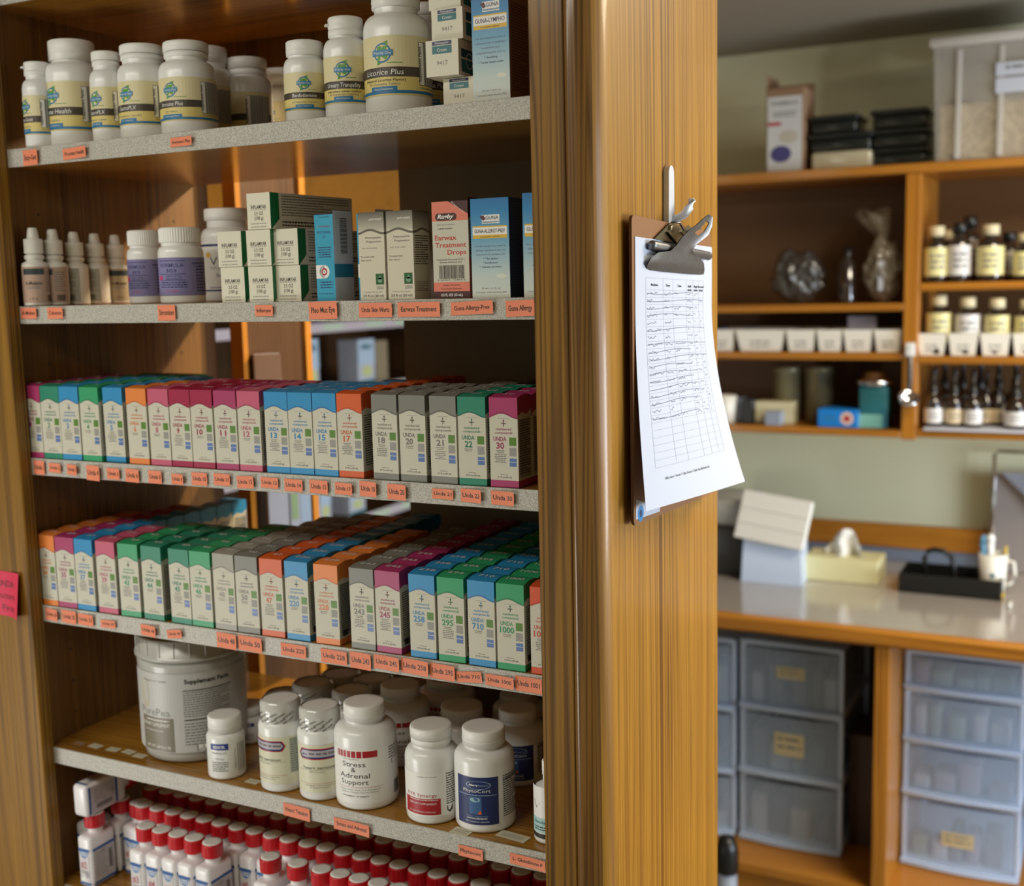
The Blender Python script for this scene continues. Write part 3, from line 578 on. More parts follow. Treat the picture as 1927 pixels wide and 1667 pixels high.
# ------------------------------------------------------------------ bottles on shelf five
z5 = SH[5]
def lab_pure(s, R, H):
    s.rect(-R * .75, H * .50, R * .25, H * .60, pm('royal_blue_print', 34, 62, 140), 2, 8); s.text('pure', -R * .25, H * .545, H * .035, whitep, 3, w=R * .6, bold=.03); s.fine(-R * .55, H * .535, R * .1, 1, H * .02, whitep, 3)
    s.text('Melatonin', -R * .25, H * .435, H * .032, gray, 2, w=R * .8); s.text('0.5 mg', -R * .25, H * .34, H * .03, gray, 2, w=R * .45); s.fine(-R * .7, H * .30, R * .2, 5, H * .035, gray, 2)
    s.text('Supplement Facts', R * .62, H * .34, H * .024, gray, 2, w=H * .34, rot=PI / 2, bold=.01); [s.rect(R * (.75 + .12 * i), H * .12, R * (.79 + .12 * i), H * .58, gray, 2) for i in range(5)]
L_('pill_bottle', 421, 70, 1329, .0285, z5, 'small white bottle with a blue square on its label, in front of the tub', lab_pure, lang=-8, capw_=.88, caph=.25, sh=.64, hn=.74)
L_('pill_bottle', 468, 68, 1311, .135, z5, 'small white bottle with blue square, standing behind its twin', lab_pure, lang=-2, capw_=.88, caph=.24, sh=.64, hn=.74)
def lab_heart(s, R, H):
    s.rect(-R * 1.2, H * .10, R * 1.9, H * .64, pm('pale_green_label', 222, 220, 196), 1, 30)
    def pill(y, w, h, m, l):
        n = 10; pts = [(w - h + h * math.cos(-PI / 2 + PI * i / n), y + h * math.sin(-PI / 2 + PI * i / n)) for i in range(n + 1)] + [(-w + h + h * math.cos(PI / 2 + PI * i / n), y + h * math.sin(PI / 2 + PI * i / n)) for i in range(n + 1)]
        vs = []; 
        # split in strips so that it follows the curve
        N = 14; v = []; f = []
        for i in range(N + 1):
            x = -w + 2 * w * i / N; d = max(0, abs(x) - (w - h)); q = math.sqrt(max(0, h * h - d * d)); v += [(x, y - q), (x, y + q)]
        for i in range(N): f.append((2 * i, 2 * i + 2, 2 * i + 3, 2 * i + 1))
        s.items.append((v, f, m, l))
    yy = H * .535; pill(yy, R * .98, H * .062, redp, 2); pill(yy, R * .93, H * .050, navy, 3); pill(yy + H * .004, R * .88, H * .036, pm('lilac_print', 186, 180, 196), 4)
    s.poly([(-R * .78, yy - H * .014), (-R * .70, yy + H * .012), (-R * .62, yy - H * .002), (-R * .55, yy + H * .004), (-R * .48, yy - H * .014)], navy, 5); s.fine(-R * .42, yy + H * .018, R * .78, 1, H * .03, gray, 5, h=H * .026, seed=9)
    s.text('heart tension', 0, H * .365, H * .034, black, 3, w=R * 1.45); s.rect(-R * 1.0, H * .352, R * 1.0, H * .355, gray, 2, 8); s.text('60% formula', -R * .1, H * .325, H * .017, gray, 2, w=R * .7)
    s.rect(-R * 1.0, H * .20, R * 1.0, H * .203, redp, 2, 8); s.text('hypoallergenic dietary supplement', 0, H * .175, H * .014, gray, 2, w=R * 1.3); s.text('90 vegetarian capsules', 0, H * .15, H * .014, gray, 2, w=R * .9)
    s.rect(R * 1.15, H * .22, R * 1.75, H * .62, pm('pale_sage_panel', 170, 176, 158), 2, 6); s.fine(R * 1.2, H * .6, R * 1.7, 14, H * .027, gray, 3)
HT = 'white bottles with clear printed shrink bands on their caps'
shrink = mat('printed_shrink_band', rgb(206, 206, 202), .18, coat=1.0, vary=.04, bscale=500)
def wrapcap(o, R, H, rc, seed):
    m = MB(); z0, z1 = H * .745, H * .985; m.lathe([(rc * 1.04, z0), (rc * 1.07, z0 + .002), (rc * 1.03, H * .80), (rc * 1.06, H * .83), (rc * 1.055, z1), (rc * .93, z1 + .003)], shrink, 40)
    s_ = Sheet(); rnd = random.Random(seed)
    for k in range(9):
        a0 = -PI * .95 + k * .42
        for j, t in enumerate(('SAFETY SEALED', 'FOR YOUR PROTECTION')[:2]):
            s_.text(t, (rc * 1.07) * a0, z0 + H * (.03 + .06 * j) + .003, H * .017, black, 1, w=rc * .62, bold=.02, rot=.45)
    m.sheet(s_, wrap(rc * 1.075, math.atan2(CC.y - o.location.y, CC.x - o.location.x))); m.build('shrink_band', o)
for i, (cx, bw, tp, y, lg, ds_) in enumerate([(526, 85, 1299, .0315, -48, 'white bottle with shrink-banded cap, left one at the shelf front'), (600, 86, 1312, .0315, -8, 'white bottle with shrink-banded cap, touching the big red-striped bottle'),
                                    (587, 86, 1270, .160, -20, 'shrink-banded bottle in the second row, between the two front ones'), (661, 84, 1283, .145, 0, 'shrink-banded bottle in the second row, behind the big red-striped bottle'),
                                    (533, 82, 1290, .140, 0, 'shrink-banded bottle directly behind the left front one'), (640, 84, 1254, .25, 0, 'dim shrink-banded bottle farthest back, left of its neighbour'), (702, 84, 1262, .245, 0, 'dim shrink-banded bottle farthest back, right of its neighbour')]):
    o, R, H, rc = bottle('pill_bottle', cx, bw, tp, y, z5, ds_, lab_heart, lang=lg, capw_=.84, caph=.155, sh=.70, hn=.80, group=HT); wrapcap(o, R, H, rc, i)
def lab_stress(s, R, H):
    s.rect(-R * 1.25, H * .07, R * 1.75, H * .62, whitep, 1, 30)
    x = -R * .85
    for w in (.05, .07, .09, .11, .13, .15, .17, .50): s.rect(x, H * .535, x + R * w * .95, H * .60, redp, 2, 2); x += R * (w + .025)
    s.text('High absorption', -R * .3, H * .515, H * .012, gray, 2, w=R * .55)
    for t, y, w in (('Stress', .445, .80), ('&', .39, .16), ('Adrenal', .33, 1.05), ('Support', .265, .95)): s.text(t, -R * .22, H * y, H * .048, black, 2, w=R * w, bold=.004)
    s.rect(-R * .85, H * .235, R * .75, H * .238, redp, 2, 6); s.text('Manage Stress, Sleep, Stay Energized &', -R * .05, H * .205, H * .014, gray, 2, w=R * 1.4); s.text('Support a Healthy Adrenal Function', -R * .05, H * .180, H * .014, gray, 2, w=R * 1.3); s.text('SUPPLEMENT  90 TABLETS', -R * .2, H * .14, H * .012, black, 2, w=R * .9, bold=.02)
    s.fine(R * 1.0, H * .6, R * 1.65, 5, H * .026, black, 2); s.rect(R * 1.1, H * .42, R * 1.6, H * .47, gray, 2, 4); s.rect(R * 1.12, H * .425, R * 1.58, H * .465, whitep, 3, 4); s.barcode(R * 1.2, H * .10, R * 1.6, H * .24, black, 2)
SG = 'white bottles with a red barred stripe'
L_('pill_bottle', 684, 116, 1303, .0395, z5, 'large white bottle with red barred stripe at the shelf front', lab_stress, lang=-12, capw_=.66, caph=.155, sh=.70, hn=.82, group=SG)
L_('pill_bottle', 752, 110, 1272, .165, z5, 'large white bottle with red barred stripe, second row', lab_stress, lang=-4, capw_=.66, caph=.15, sh=.70, hn=.82, group=SG)
L_('pill_bottle', 838, 108, 1262, .275, z5, 'large shaded bottle with red barred stripe, farthest back', lab_stress, lang=-10, capw_=.66, caph=.15, sh=.70, hn=.82, group=SG)
def lab_ryr(s, R, H):
    s.rect(-R * 1.25, H * .09, R * 1.7, H * .56, whitep, 1, 30); s.rect(-R * .95, H * .11, R * .55, H * .285, redp, 2, 14); s.text('designs for health', R * .05, H * .52, H * .012, gray, 2, w=R * .75); s.text('RYR Synergy', -R * .2, H * .305, H * .036, redp, 2, w=R * 1.25)
    s.text('DIETARY SUPPLEMENT', -R * .15, H * .22, H * .022, whitep, 3, w=R * 1.1); s.fine(-R * .7, H * .275, R * .45, 1, H * .02, whitep, 3, h=H * .008); s.text('120 VEGETARIAN CAPSULES', -R * .2, H * .135, H * .014, whitep, 3, w=R * 1.1)
    s.text('Supplement Facts', R * 1.2, H * .535, H * .018, black, 2, w=R * .85, bold=.03); s.fine(R * .78, H * .52, R * 1.6, 13, H * .025, black, 2); s.poly([(R * .8, H * .19), (R * 1.05, H * .19), (R * 1.05, H * .14), (R * .92, H * .11), (R * .8, H * .14)], black, 2)
L_('pill_bottle', 810, 101, 1345, .0355, z5, 'white bottle with red lower label band at the shelf front', lab_ryr, lang=-16, capw_=.78, caph=.185, sh=.66, hn=.79, capstyle='band', group='white bottles with a red lower label band')
L_('pill_bottle', 868, 98, 1310, .165, z5, 'white bottle behind the gap between red-banded and navy-labelled bottles', lab_ryr, lang=-16, capw_=.80, caph=.18, sh=.66, hn=.79, group='white bottles with a red lower label band')
def lab_phyto(s, R, H):
    s.rect(-R * .88, H * .09, R * .62, H * .58, navy, 1, 20); c = pm('pale_blue_print', 150, 180, 216); s.ring(-R * .05, H * .50, R * .34, R * .37, c, 2); s.items[-1] = ([(x * 1.15 + R * .0, H * .50 + (y - H * .50) * .38) for x, y in s.items[-1][0]], s.items[-1][1], c, 2)
    s.text('Allergy', -R * .22, H * .492, H * .018, whitep, 3, w=R * .32, bold=.04); s.text('Research', R * .12, H * .492, H * .018, c, 3, w=R * .32); s.text('PhytoCort', -R * .12, H * .425, H * .034, whitep, 2, w=R * .95); s.fine(-R * .8, H * .40, R * .55, 1, H * .02, c, 2, h=H * .008)
    s.rect(-R * .38, H * .20, R * .05, H * .38, pm('mid_blue_picture', 66, 104, 158), 2, 4); s.disc(-R * .17, H * .35, R * .17, H * .024, pm('pale_teal_blob', 160, 196, 206), 3); s.poly([(-R * .1, H * .203), (R * .04, H * .203), (R * .02, H * .245)], pm('flame_orange', 226, 98, 40), 3)
    s.text('Dietary Supplement', -R * .12, H * .175, H * .014, c, 2, w=R * .75); s.text('HYPOALLERGENIC', -R * .12, H * .15, H * .014, whitep, 2, w=R * .70, bold=.03); s.text('120 vegetarian capsules', -R * .12, H * .118, H * .014, whitep, 2, w=R * .8)
    s.fine(R * .80, H * .575, R * 1.6, 19, H * .023, black, 2); s.rect(R * .80, H * .53, R * 1.6, H * .535, black, 2, 4)
L_('pill_bottle', 909, 113, 1348.6, .0440, z5, 'white bottle with a navy blue label at the shelf front', lab_phyto, lang=-10, capw_=.71, caph=.165, sh=.69, hn=.81, group='white bottles with a navy blue label')
L_('pill_bottle', 974, 102, 1316, .170, z5, 'shaded bottle with navy blue label, second row, behind the front one', lab_phyto, lang=-4, capw_=.71, caph=.165, sh=.69, hn=.81, group='white bottles with a navy blue label')
L_('pill_bottle', 975, 98, 1290, .275, z5, 'dark-looking navy-labelled bottle farthest back beside the backing board', lab_phyto, lang=-4, capw_=.71, caph=.165, sh=.69, hn=.81, group='white bottles with a navy blue label')
def lab_glut(s, R, H):
    s.rect(-R * 1.3, H * .03, R * 1.3, H * .72, whitep, 1, 20); s.rect(-R * 1.3, H * .14, R * 1.3, H * .33, pm('aqua_label', 172, 208, 208), 2, 20); s.rect(-R * 1.3, H * .07, R * 1.3, H * .13, black, 2, 20)
    s.text('Glutathione', -R * .2, H * .26, H * .035, pm('teal_ink', 30, 120, 130), 3, w=R * 1.3, bold=.02); s.fine(-R * .8, H * .22, R * .6, 2, H * .03, black, 3)
    s.tube = None
    for a in (.2, .9, 2.0): s.poly([(-R * .6, H * .45), (-R * .6 + R * .5 * math.cos(a), H * .45 + H * .1 * math.sin(a)), (-R * .57 + R * .5 * math.cos(a), H * .455 + H * .1 * math.sin(a)), (-R * .57, H * .455)], black, 3)
L_('pill_bottle', 1033, 60, 1424, .035, z5, 'white bottle with an aqua label, half hidden by the right stile', lab_glut, lang=-20, capw_=.45, caph=.18, sh=.62, hn=.72)

# big grey tub
def tub():
    Y = .086; p = hit(359, 1204, 1, Y); zs = z5 + .0005; R = 100 / FPX * (Vector((p.x, Y, zs)) - CC).dot(f_) * .975; H = .1650
    tm = mat('grey_tub_plastic', rgb(182, 182, 178), .3, vary=.01, coat=.3); o = tag(empty('powder_tub', (p.x, Y, zs)), 'big pale grey plastic tub of pea protein, tallest thing on its shelf', 'tub')
    MB().lathe([(0, .001), (R * .90, .001), (R * .94, .004), (R * .955, .014), (R * .965, .02), (R, H * .78), (R * 1.005, H * .80), (R * .98, H * .81), (R * .98, H * .86)], tm, 64).build('body', o)
    ld = MB().lathe([(R * 1.0, H * .83), (R * 1.035, H * .832), (R * 1.04, H * .855), (R * 1.0, H * .862), (R * 1.0, H * .99), (R * .97, H), (R * .9, H), (R * .88, H * .985), (0, H * .985)], tm, 64)
    for i in range(22):
        a = 2 * PI * i / 22; ld.rbox(-.0008, .0008, -.0006, .0006, H * .868, H * .985, tm, .0004, 1, False, M=Matrix.Translation((R * 1.003 * math.cos(a), R * 1.003 * math.sin(a), 0)) @ Matrix.Rotation(a, 4, 'Z'))
    ld.build('lid', o); s = Sheet(); s.rect(-R * 1.1, H * .10, R * 1.75, H * .74, pm('tub_label_grey', 190, 190, 188), 1, 40)
    s.rect(-R * .75, H * .105, R * .02, H * .38, pm('taupe_block', 122, 114, 98), 2, 12); s.text('designs for health', -R * .35, H * .67, H * .016, gray, 2, w=R * .55); s.disc(-R * .62, H * .57, R * .12, H * .13, pm('beige_pea_photo', 190, 184, 166), 2)
    s.text('PurePea', -R * .4, H * .395, H * .058, gray, 2, w=R * .72); s.text('DIETARY SUPPLEMENT', -R * .40, H * .305, H * .028, whitep, 3, w=R * .68); s.text('Vanilla flavored powder', -R * .45, H * .265, H * .014, whitep, 3, w=R * .5); s.fine(-R * .62, H * .36, -R * .08, 1, H * .02, whitep, 3, h=H * .008); s.text('NET WT. 450 G (1 LB)', -R * .35, H * .13, H * .022, whitep, 3, w=R * .58)
    s.text('Supplement Facts', R * .68, H * .66, H * .034, black, 2, w=R * .85, bold=.035); s.rect(R * .22, H * .60, R * 1.15, H * .608, black, 2, 8); s.fine(R * .22, H * .59, R * 1.1, 11, H * .019, gray, 2); s.rect(R * .22, H * .36, R * 1.15, H * .37, black, 2, 8); s.fine(R * .22, H * .34, R * 1.15, 8, H * .024, gray, 2, seed=4)
    s.poly([(R * .42, H * .17), (R * .66, H * .18), (R * .66, H * .12), (R * .54, H * .08), (R * .42, H * .115)], gray, 2); s.poly([(R * .45, H * .16), (R * .63, H * .165), (R * .63, H * .135), (R * .45, H * .13)], whitep, 3)
    MB().sheet(s, wrap(R * 1.0 + .0004, math.atan2(CC.y - Y, CC.x - p.x) + math.radians(-24))).build('label', o)
tub()
# small paper price stickers left on shelf five
stick = mat('old_paper_sticker', rgb(206, 198, 172), .6, vary=.06, bscale=90)
for i, (x, y, sx, ds_) in enumerate([(305, 750, 60, 'brownish paper sticker nearest the left panel'), (410, 765, 60, 'white paper sticker, second from the left panel'), (525, 787, 60, 'white paper sticker, third from the left panel'), (625, 803, 60, 'white paper sticker, fourth from the left panel'), (697, 828, 60, 'white paper sticker touching the tub base'),
                              (1424, 994, 60, 'paper sticker in front of the left shrink-banded bottle')]):
    p = hit(sx + x / 3.424, 1180 + y / 3.424, 2, z5 + .0006); m = MB().box(-.0095, .0095, -.006, .006, 0, .0003, stick if i else pm('brown_sticker', 150, 110, 74)); m.sheet(Sheet().fine(-.007, .003, .007, 2, .003, lgray, 1), lambda u, v, l: (u, v, .0003 + l * LAY))
    tag(m.build('paper_sticker', loc=(p.x, p.y, z5 + .0004), rz=random.uniform(-.15, .15)), ds_ + ', flat on the fifth shelf', 'sticker', 'paper stickers on the fifth shelf')
for x, y, w, ds_ in ((1660, 1155, .019, 'cream paper sticker right of the navy-labelled bottle'), (1315, 1122, .012, 'cream paper sticker left of the navy-labelled bottle')):
    p = hit(500 + x / 3.5685, 1250 + y / 3.5685, 2, z5 + .0006); m = MB().box(-w, w, -.008, .008, 0, .0003, stick); m.sheet(Sheet().fine(-w * .7, .003, w * .7, 2, .004, lgray, 1), lambda u, v, l: (u, v, .0003 + l * LAY)); tag(m.build('paper_sticker', loc=(p.x, p.y, z5 + .0004), rz=-.1), ds_, 'sticker', 'paper stickers on the fifth shelf')

# ------------------------------------------------------------------ red-capped tablet bottles
redcap = mat('red_cap_plastic', rgb(196, 14, 30), .3, coat=.2, vary=.02); milky = mat('milky_plastic', rgb(242, 240, 244), .3, vary=.01, coat=.2); bluecs = pm('royal_band', 30, 90, 160); blob = pm('grey_flower_print', 168, 160, 168); fade = pm('label_pale', 214, 210, 214)
RW, RDp, RH = .0262, .046, .0995
def red_mesh(no):
    o = empty('tablet_bottle', (0, 0, 0)); w, d = RW / 2, RDp / 2; hb = .0640
    b = MB().rbox(-w, w, -d, d, 0, .0735, milky, .0062, 4); b.lathe([(.0102, .070), (.0102, .084)], milky, 24); b.build('body', o)
    rc = .0138; c = MB().lathe([(rc * .96, .0815), (rc, .0822), (rc, .0975)], redcap, 72, ribs=1, amp=-.02, smooth=False); c.lathe([(rc * .985, .0973), (rc * .96, .0992), (rc * .90, .0995), (rc * .88, .0990)], redcap, 40); c.lathe([(rc * .96, .0815), (.009, .0815)], redcap, 24); c.build('cap', o)
    MB().lathe([(rc * .90, .0991), (rc * .89, .0999), (rc * .6, .1001), (0, .1001)], capw, 36).build('cap_top', o)
    s = Sheet(); W2 = w - .0045; s.rect(-w + .0005, .006, w - .0005, .055, fade, 0, 1)
    s.items = []; s.rect(-W2, .006, W2, .055, fade, 1); s.rect(-W2 - .001, .0525, W2 + .001, .0565, bluecs, 2); s.rect(-W2 - .001, .0045, W2 + .001, .0080, bluecs, 2)
    s.poly([(-W2 * .95, .0523), (-W2 * .6, .0445), (0, .042), (W2 * .6, .0445), (W2 * .95, .0523)], pm('pale_blue_badge', 122, 150, 196), 2); s.fine(-W2 * .6, .051, W2 * .6, 2, .003, whitep, 3, al='c', h=.0012)
    s.text('#' + no, -W2 * .15, .0285, .0095, redp, 3, w=W2 * 1.25, bold=.005); s.disc(W2 * .5, .020, W2 * .45, .0055, blob, 2, 12); s.fine(-W2 * .8, .025, W2 * .3, 2, .0028, gray, 3); s.poly([(-W2, .012), (-W2 * .1, .017), (W2 * .5, .009), (-W2, .009)], whitep, 2)
    m = MB().sheet(s, lambda u, v, l: (u, -d - l * LAY - .0001, v))
    t = Sheet(); D2 = d - .0045; t.rect(-D2, .006, D2, .055, pm('label_lilac_grey', 198, 194, 200), 1); t.rect(-D2 - .001, .0525, D2 + .001, .0565, bluecs, 2); t.rect(-D2 - .001, .0045, D2 + .001, .0080, bluecs, 2); t.fine(-D2 * .8, .049, D2 * .3, 11, .0033, lgray, 2); t.barcode(D2 * .42, .018, D2 * .8, .046, gray, 2); t.disc(-D2 * .1, .048, .004, .003, blob, 3, 10)
    m.sheet(t, lambda u, v, l: (w + l * LAY + .0001, u, v)); m.build('label', o); return o
RP = {}
for k in '23456789': RP[k] = red_mesh(k)
used = set(); RG = 'white tablet bottles with red caps'
def place_red(k, x, y, lab):
    z = SH[6] + .0004
    if k not in used: o = RP[k]; used.add(k); o.location = (x, y, z); o.rotation_euler[2] = random.uniform(-.03, .03)
    else: o = copy_thing(RP[k], (x, y, z), random.uniform(-.03, .03))
    return tag(o, lab, 'bottle', RG)
zt = SH[6] + .1005
z2 = lambda x, y: (60 + x / 3.424, 1180 + y / 3.424)
zb = lambda x, y: (500 + x / 3.5685, 1250 + y / 3.5685)
rowA = [z2(690, 1300), z2(797, 1322), z2(908, 1345), z2(1000, 1377), z2(1123, 1402)]
rowB = [z2(1495, 1500), zb(165, 1365), zb(335, 1400), zb(470, 1420), zb(590, 1455), zb(710, 1488)]
rowC = [z2(665, 1168), z2(757, 1185), z2(865, 1205), z2(965, 1225), z2(1080, 1245), z2(1175, 1278), z2(1295, 1300), z2(1400, 1330), zb(5, 1165), zb(105, 1200), zb(230, 1235), zb(350, 1260), zb(470, 1285), zb(612, 1300), zb(738, 1335), zb(840, 1380), zb(970, 1410), zb(1105, 1440), zb(1250, 1475)]
rowD = [z2(720, 1055), z2(825, 1075), z2(915, 1095), z2(1030, 1115), z2(1135, 1140), z2(1250, 1160), z2(1345, 1190), z2(1450, 1205), zb(50, 1040), zb(160, 1070), zb(270, 1100), zb(385, 1125), zb(495, 1155), zb(620, 1180), zb(760, 1200), zb(880, 1230), zb(985, 1270), zb(1110, 1300), zb(1245, 1325), zb(1365, 1360), zb(1545, 1385), zb(1680, 1410)]
names = {'A': 'front row of the left block', 'B': 'front row of the middle block', 'C': 'second row', 'D': 'third row', 'E': 'fourth row', 'F': 'fifth row'}
def fixrow(pts, ymin=None, ystep=None):
    P = [hit(x, y, 2, zt) for x, y in pts]; P.sort(key=lambda q: q.x); xs = [P[0].x]; ys = [P[0].y]
    for q in P[1:]:
        if q.x - xs[-1] < .020: continue
        xs.append(max(q.x, xs[-1] + RW + .0014)); ys.append(q.y)
    return xs, ys
CNT = [str(i) for i in range(0)]
def ordw(i): return ['leftmost', 'second from left', 'third from left', 'fourth from left', 'fifth from left', 'sixth from left', 'seventh from left', 'eighth from left', 'ninth from left', 'tenth from left', 'eleventh from left', 'twelfth from left', 'thirteenth from left', 'fourteenth from left', 'fifteenth from left', 'sixteenth from left', 'seventeenth from left', 'eighteenth from left', 'nineteenth from left', 'twentieth from left', 'twenty-first from left', 'twenty-second from left', 'twenty-third from left', 'twenty-fourth from left'][i]
seqA = ['3', '4', '4', '5', '6']; seqB = ['8', '8', '9', '9', '7', '7']
xsA, ysA = fixrow(rowA); yA = .0275
for i, x in enumerate(xsA): place_red(seqA[i], x, yA, 'red-capped white bottle, %s in the %s' % (ordw(i), names['A']))
xsB, ysB = fixrow(rowB)
while xsB[-1] < -.03: xsB.append(xsB[-1] + RW + .003)
for i, x in enumerate(xsB):
    if x > -.005: continue
    place_red(seqB[i % 6], x, .0275, 'red-capped white bottle, %s in the %s' % (ordw(i), names['B']))
for nm, row, y in (('C', rowC, .0765), ('D', rowD, .1255)):
    xs, ys = fixrow(row)
    while xs[-1] < -.05: xs.append(xs[-1] + RW + .004)
    for i, x in enumerate(xs):
        if x > -.006 or x < XL + .02: continue
        place_red(str(3 + i // 3 % 7), x, y, 'red-capped white bottle, %s in the %s' % (ordw(i), names[nm]))
for nm, y, x0 in (('E', .1745, -.640), ('F', .2235, -.612)):
    i = 0; x = x0
    while x < -.02: place_red(str(3 + i % 7), x, y, 'shaded red-capped bottle, %s in the %s' % (ordw(min(i, 23)), names[nm])); x += .0305; i += 1
p = hit(148, 1667, 2, SH[6]); b2 = (p.x + RW / 2 + .001, .0285)
place_red('2', b2[0], b2[1], 'red-capped bottle numbered 2 with another bottle lying on top of it')
place_red('2', b2[0] - .0, b2[1] + .049, 'red-capped bottle hidden behind number 2, under the lying bottle')
place_red('2', XL + .0170, .058, 'red-capped bottle standing alone against the left side panel')
place_red('3', b2[0] + .0335, b2[1] + .050, 'red-capped bottle standing right behind number 2 under the lying bottle end')
# the lying bottle
lz = SH[6] + .1008 + RW / 2 * 0; lo = copy_thing(RP['2'], (0, 0, 0)); tag(lo, 'white bottle lying on its side across the tops of two red caps', 'bottle', RG)
# its base faces the camera: height axis along +Y, depth axis upright
lo.matrix_world = Matrix.Translation((b2[0] - .002, .006, lz + RDp / 2 + .0002)) @ Matrix(((1, 0, 0, 0), (0, 0, 1, 0), (0, -1, 0, 0), (0, 0, 0, 1)))

# ------------------------------------------------------------------ cartons on the two upper shelves
def carton(name, w, d, h, m_front, sheets, loc, rz, label, group=None, m_side=None, m_top=None, rot=None, cat='carton'):
    """sheets: list of (face, fn(sheet)) ; origin bottom centre of the front face"""
    b = MB(); b.box(-w / 2, w / 2, 0, d, 0, h, m_front, 'rlu'); b.box(-w / 2, w / 2, 0, d, 0, h, m_side or m_front, 'fbud'); b.box(-w / 2, w / 2, 0, d, 0, h, m_top or m_front, 'fblrd')
    for face, fn in sheets:
        s = Sheet(); fn(s)
        if face == 'f': b.sheet(s, lambda u, v, l: (u, -l * LAY, v))
        if face == 'r': b.sheet(s, lambda u, v, l: (w / 2 + l * LAY, u, v))
        if face == 't': b.sheet(s, lambda u, v, l: (u, v, h + l * LAY))
    o = b.build(name, loc=loc, rz=rz)
    return tag(o, label, cat, group)
def face_px(x0, x1, y0, y1, Y, zs=None):      # front-face rectangle seen at these pixels on plane Y
    A = hit(x0, (y0 + y1) / 2, 1, Y); B = hit(x1, (y0 + y1) / 2, 1, Y); T = hit((x0 + x1) / 2, y0, 1, Y).z; Bz = hit((x0 + x1) / 2, y1, 1, Y).z
    return (A.x + B.x) / 2, B.x - A.x, Bz, T - Bz
GI = 'white cartons with green-edged sides'
dgreen = pm('deep_green_print', 24, 116, 66); ivory = mat('ivory_card', rgb(226, 222, 204), .45, vary=.01)
def infl(s, w, h):
    s.text('INFLAMYAR', 0, h * .56, h * .105, black, 1, w=w * .66, bold=.012); s.rect(-w * .33, h * .53, w * .33, h * .537, black, 1); s.text('3.5 OZ', 0, h * .39, h * .095, black, 1, w=w * .38, bold=.01); s.text('(100 g)', 0, h * .26, h * .095, black, 1, w=w * .38, bold=.01)
    s.fine(-w * .36, h * .17, w * .3, 2, h * .09, lgray, 1, h=h * .03)
bw, bh, bd = .0345, .0405, .150
zz = SH[2] + .0005; rows = []
for r, (ys, cols) in enumerate([((0), [(418.5, 'bottom row, left'), (470.3, 'bottom row, middle'), (521.5, 'bottom row, right')]), ((1), [(412.2, 'middle row, left'), (466.0, 'middle row, centre'), (516.2, 'middle row, right')]), ((2), [(465.8, 'alone on top of the stack')])]):
    for i, (px, ds_) in enumerate(cols):
        Y = [.006, .004, .010][i] if r < 2 else .003; z = zz + r * (bh + .0006); X = xat(px, Y, z) + bw / 2; yaw = [0, 0, -.055][r] + (.012 if (r, i) == (1, 0) else 0)
        def side(s):
            s.poly([(0, 0), (bd * .012, 0), (bd * .10, bh * .28), (bd * .10, bh), (0, bh)], dgreen, 1); s.fine(bd * .13, bh * .93, bd * .95, 8, bh * .075, gray, 1, h=bh * .03, seed=r * 3 + i); s.fine(bd * .13, bh * .22, bd * .9, 2, bh * .09, black, 1, h=bh * .04)
        carton('carton', bw, bd, bh, ivory, [('f', lambda s: infl(s, bw, bh)), ('r', side)], (X, Y, z), yaw, 'white 3.5 OZ carton, green side edge, ' + ds_ + (' of the stack' if r < 2 else ''), GI)
# cyan eye-drop cartons
cyan = pm('cyan_card', 52, 160, 196)
def cyf(s, w=.026, h=.0985):
    s.text('homeopathisches', 0, h * .955, h * .018, navy, 1, w=w * .7); s.text('Arzneimittel', 0, h * .925, h * .018, navy, 1, w=w * .55); s.text('AUGENTROPFEN', 0, h * .82, h * .016, redp, 1, w=w * .6)
    s.text('MUCOKEHL', 0, h * .75, h * .028, navy, 1, w=w * .72); s.text('D5', 0, h * .70, h * .026, navy, 1, w=w * .14); s.fine(-w * .35, h * .60, w * .35, 5, h * .026, navy, 1, al='c', h=h * .011)
    s.rect(-w / 2, h * .25, -w * .05, h * .40, whitep, 1); s.disc(-w * .05, h * .325, w * .27, h * .075, whitep, 1); s.disc(-w * .05, h * .325, w * .15, h * .042, redp, 2, 12); s.disc(-w * .05, h * .325, w * .09, h * .025, whitep, 3, 8); s.text('+', -w * .05, h * .31, h * .035, redp, 4)
    s.fine(-w * .3, h * .215, w * .35, 3, h * .03, navy, 1, al='c', h=h * .012); s.text('D-27318 Hoya', 0, h * .07, h * .02, navy, 1, w=w * .8)
def cyr(s, d=.034, h=.0985):
    s.rect(0, 0, d, h, paperw, 1); s.rect(0, h * .26, d, h * .41, pm('cyan_dark', 30, 120, 160), 2); 
    for k in range(26): s.rect(d * .35, h * (.52 + .0155 * k), d * .72, h * (.52 + .0155 * k + (.009 if k % 3 else .005)), black, 2)
X, w_, zb_, h_ = face_px(592.5, 630.3, 399, 563.5, .004)
carton('carton', .0258, .034, h_ - .001, cyan, [('f', cyf), ('r', cyr)], (X, .004, zz), -.05, 'narrow cyan carton with a round red emblem, front of its pair', 'narrow cyan cartons', m_side=paperw)
carton('carton', .0258, .034, h_ - .001, cyan, [('f', cyf), ('r', cyr)], (X + .044, .022, zz), -.05, 'narrow cyan carton, only a sliver seen beside the grey wavy cartons', 'narrow cyan cartons', m_side=paperw)
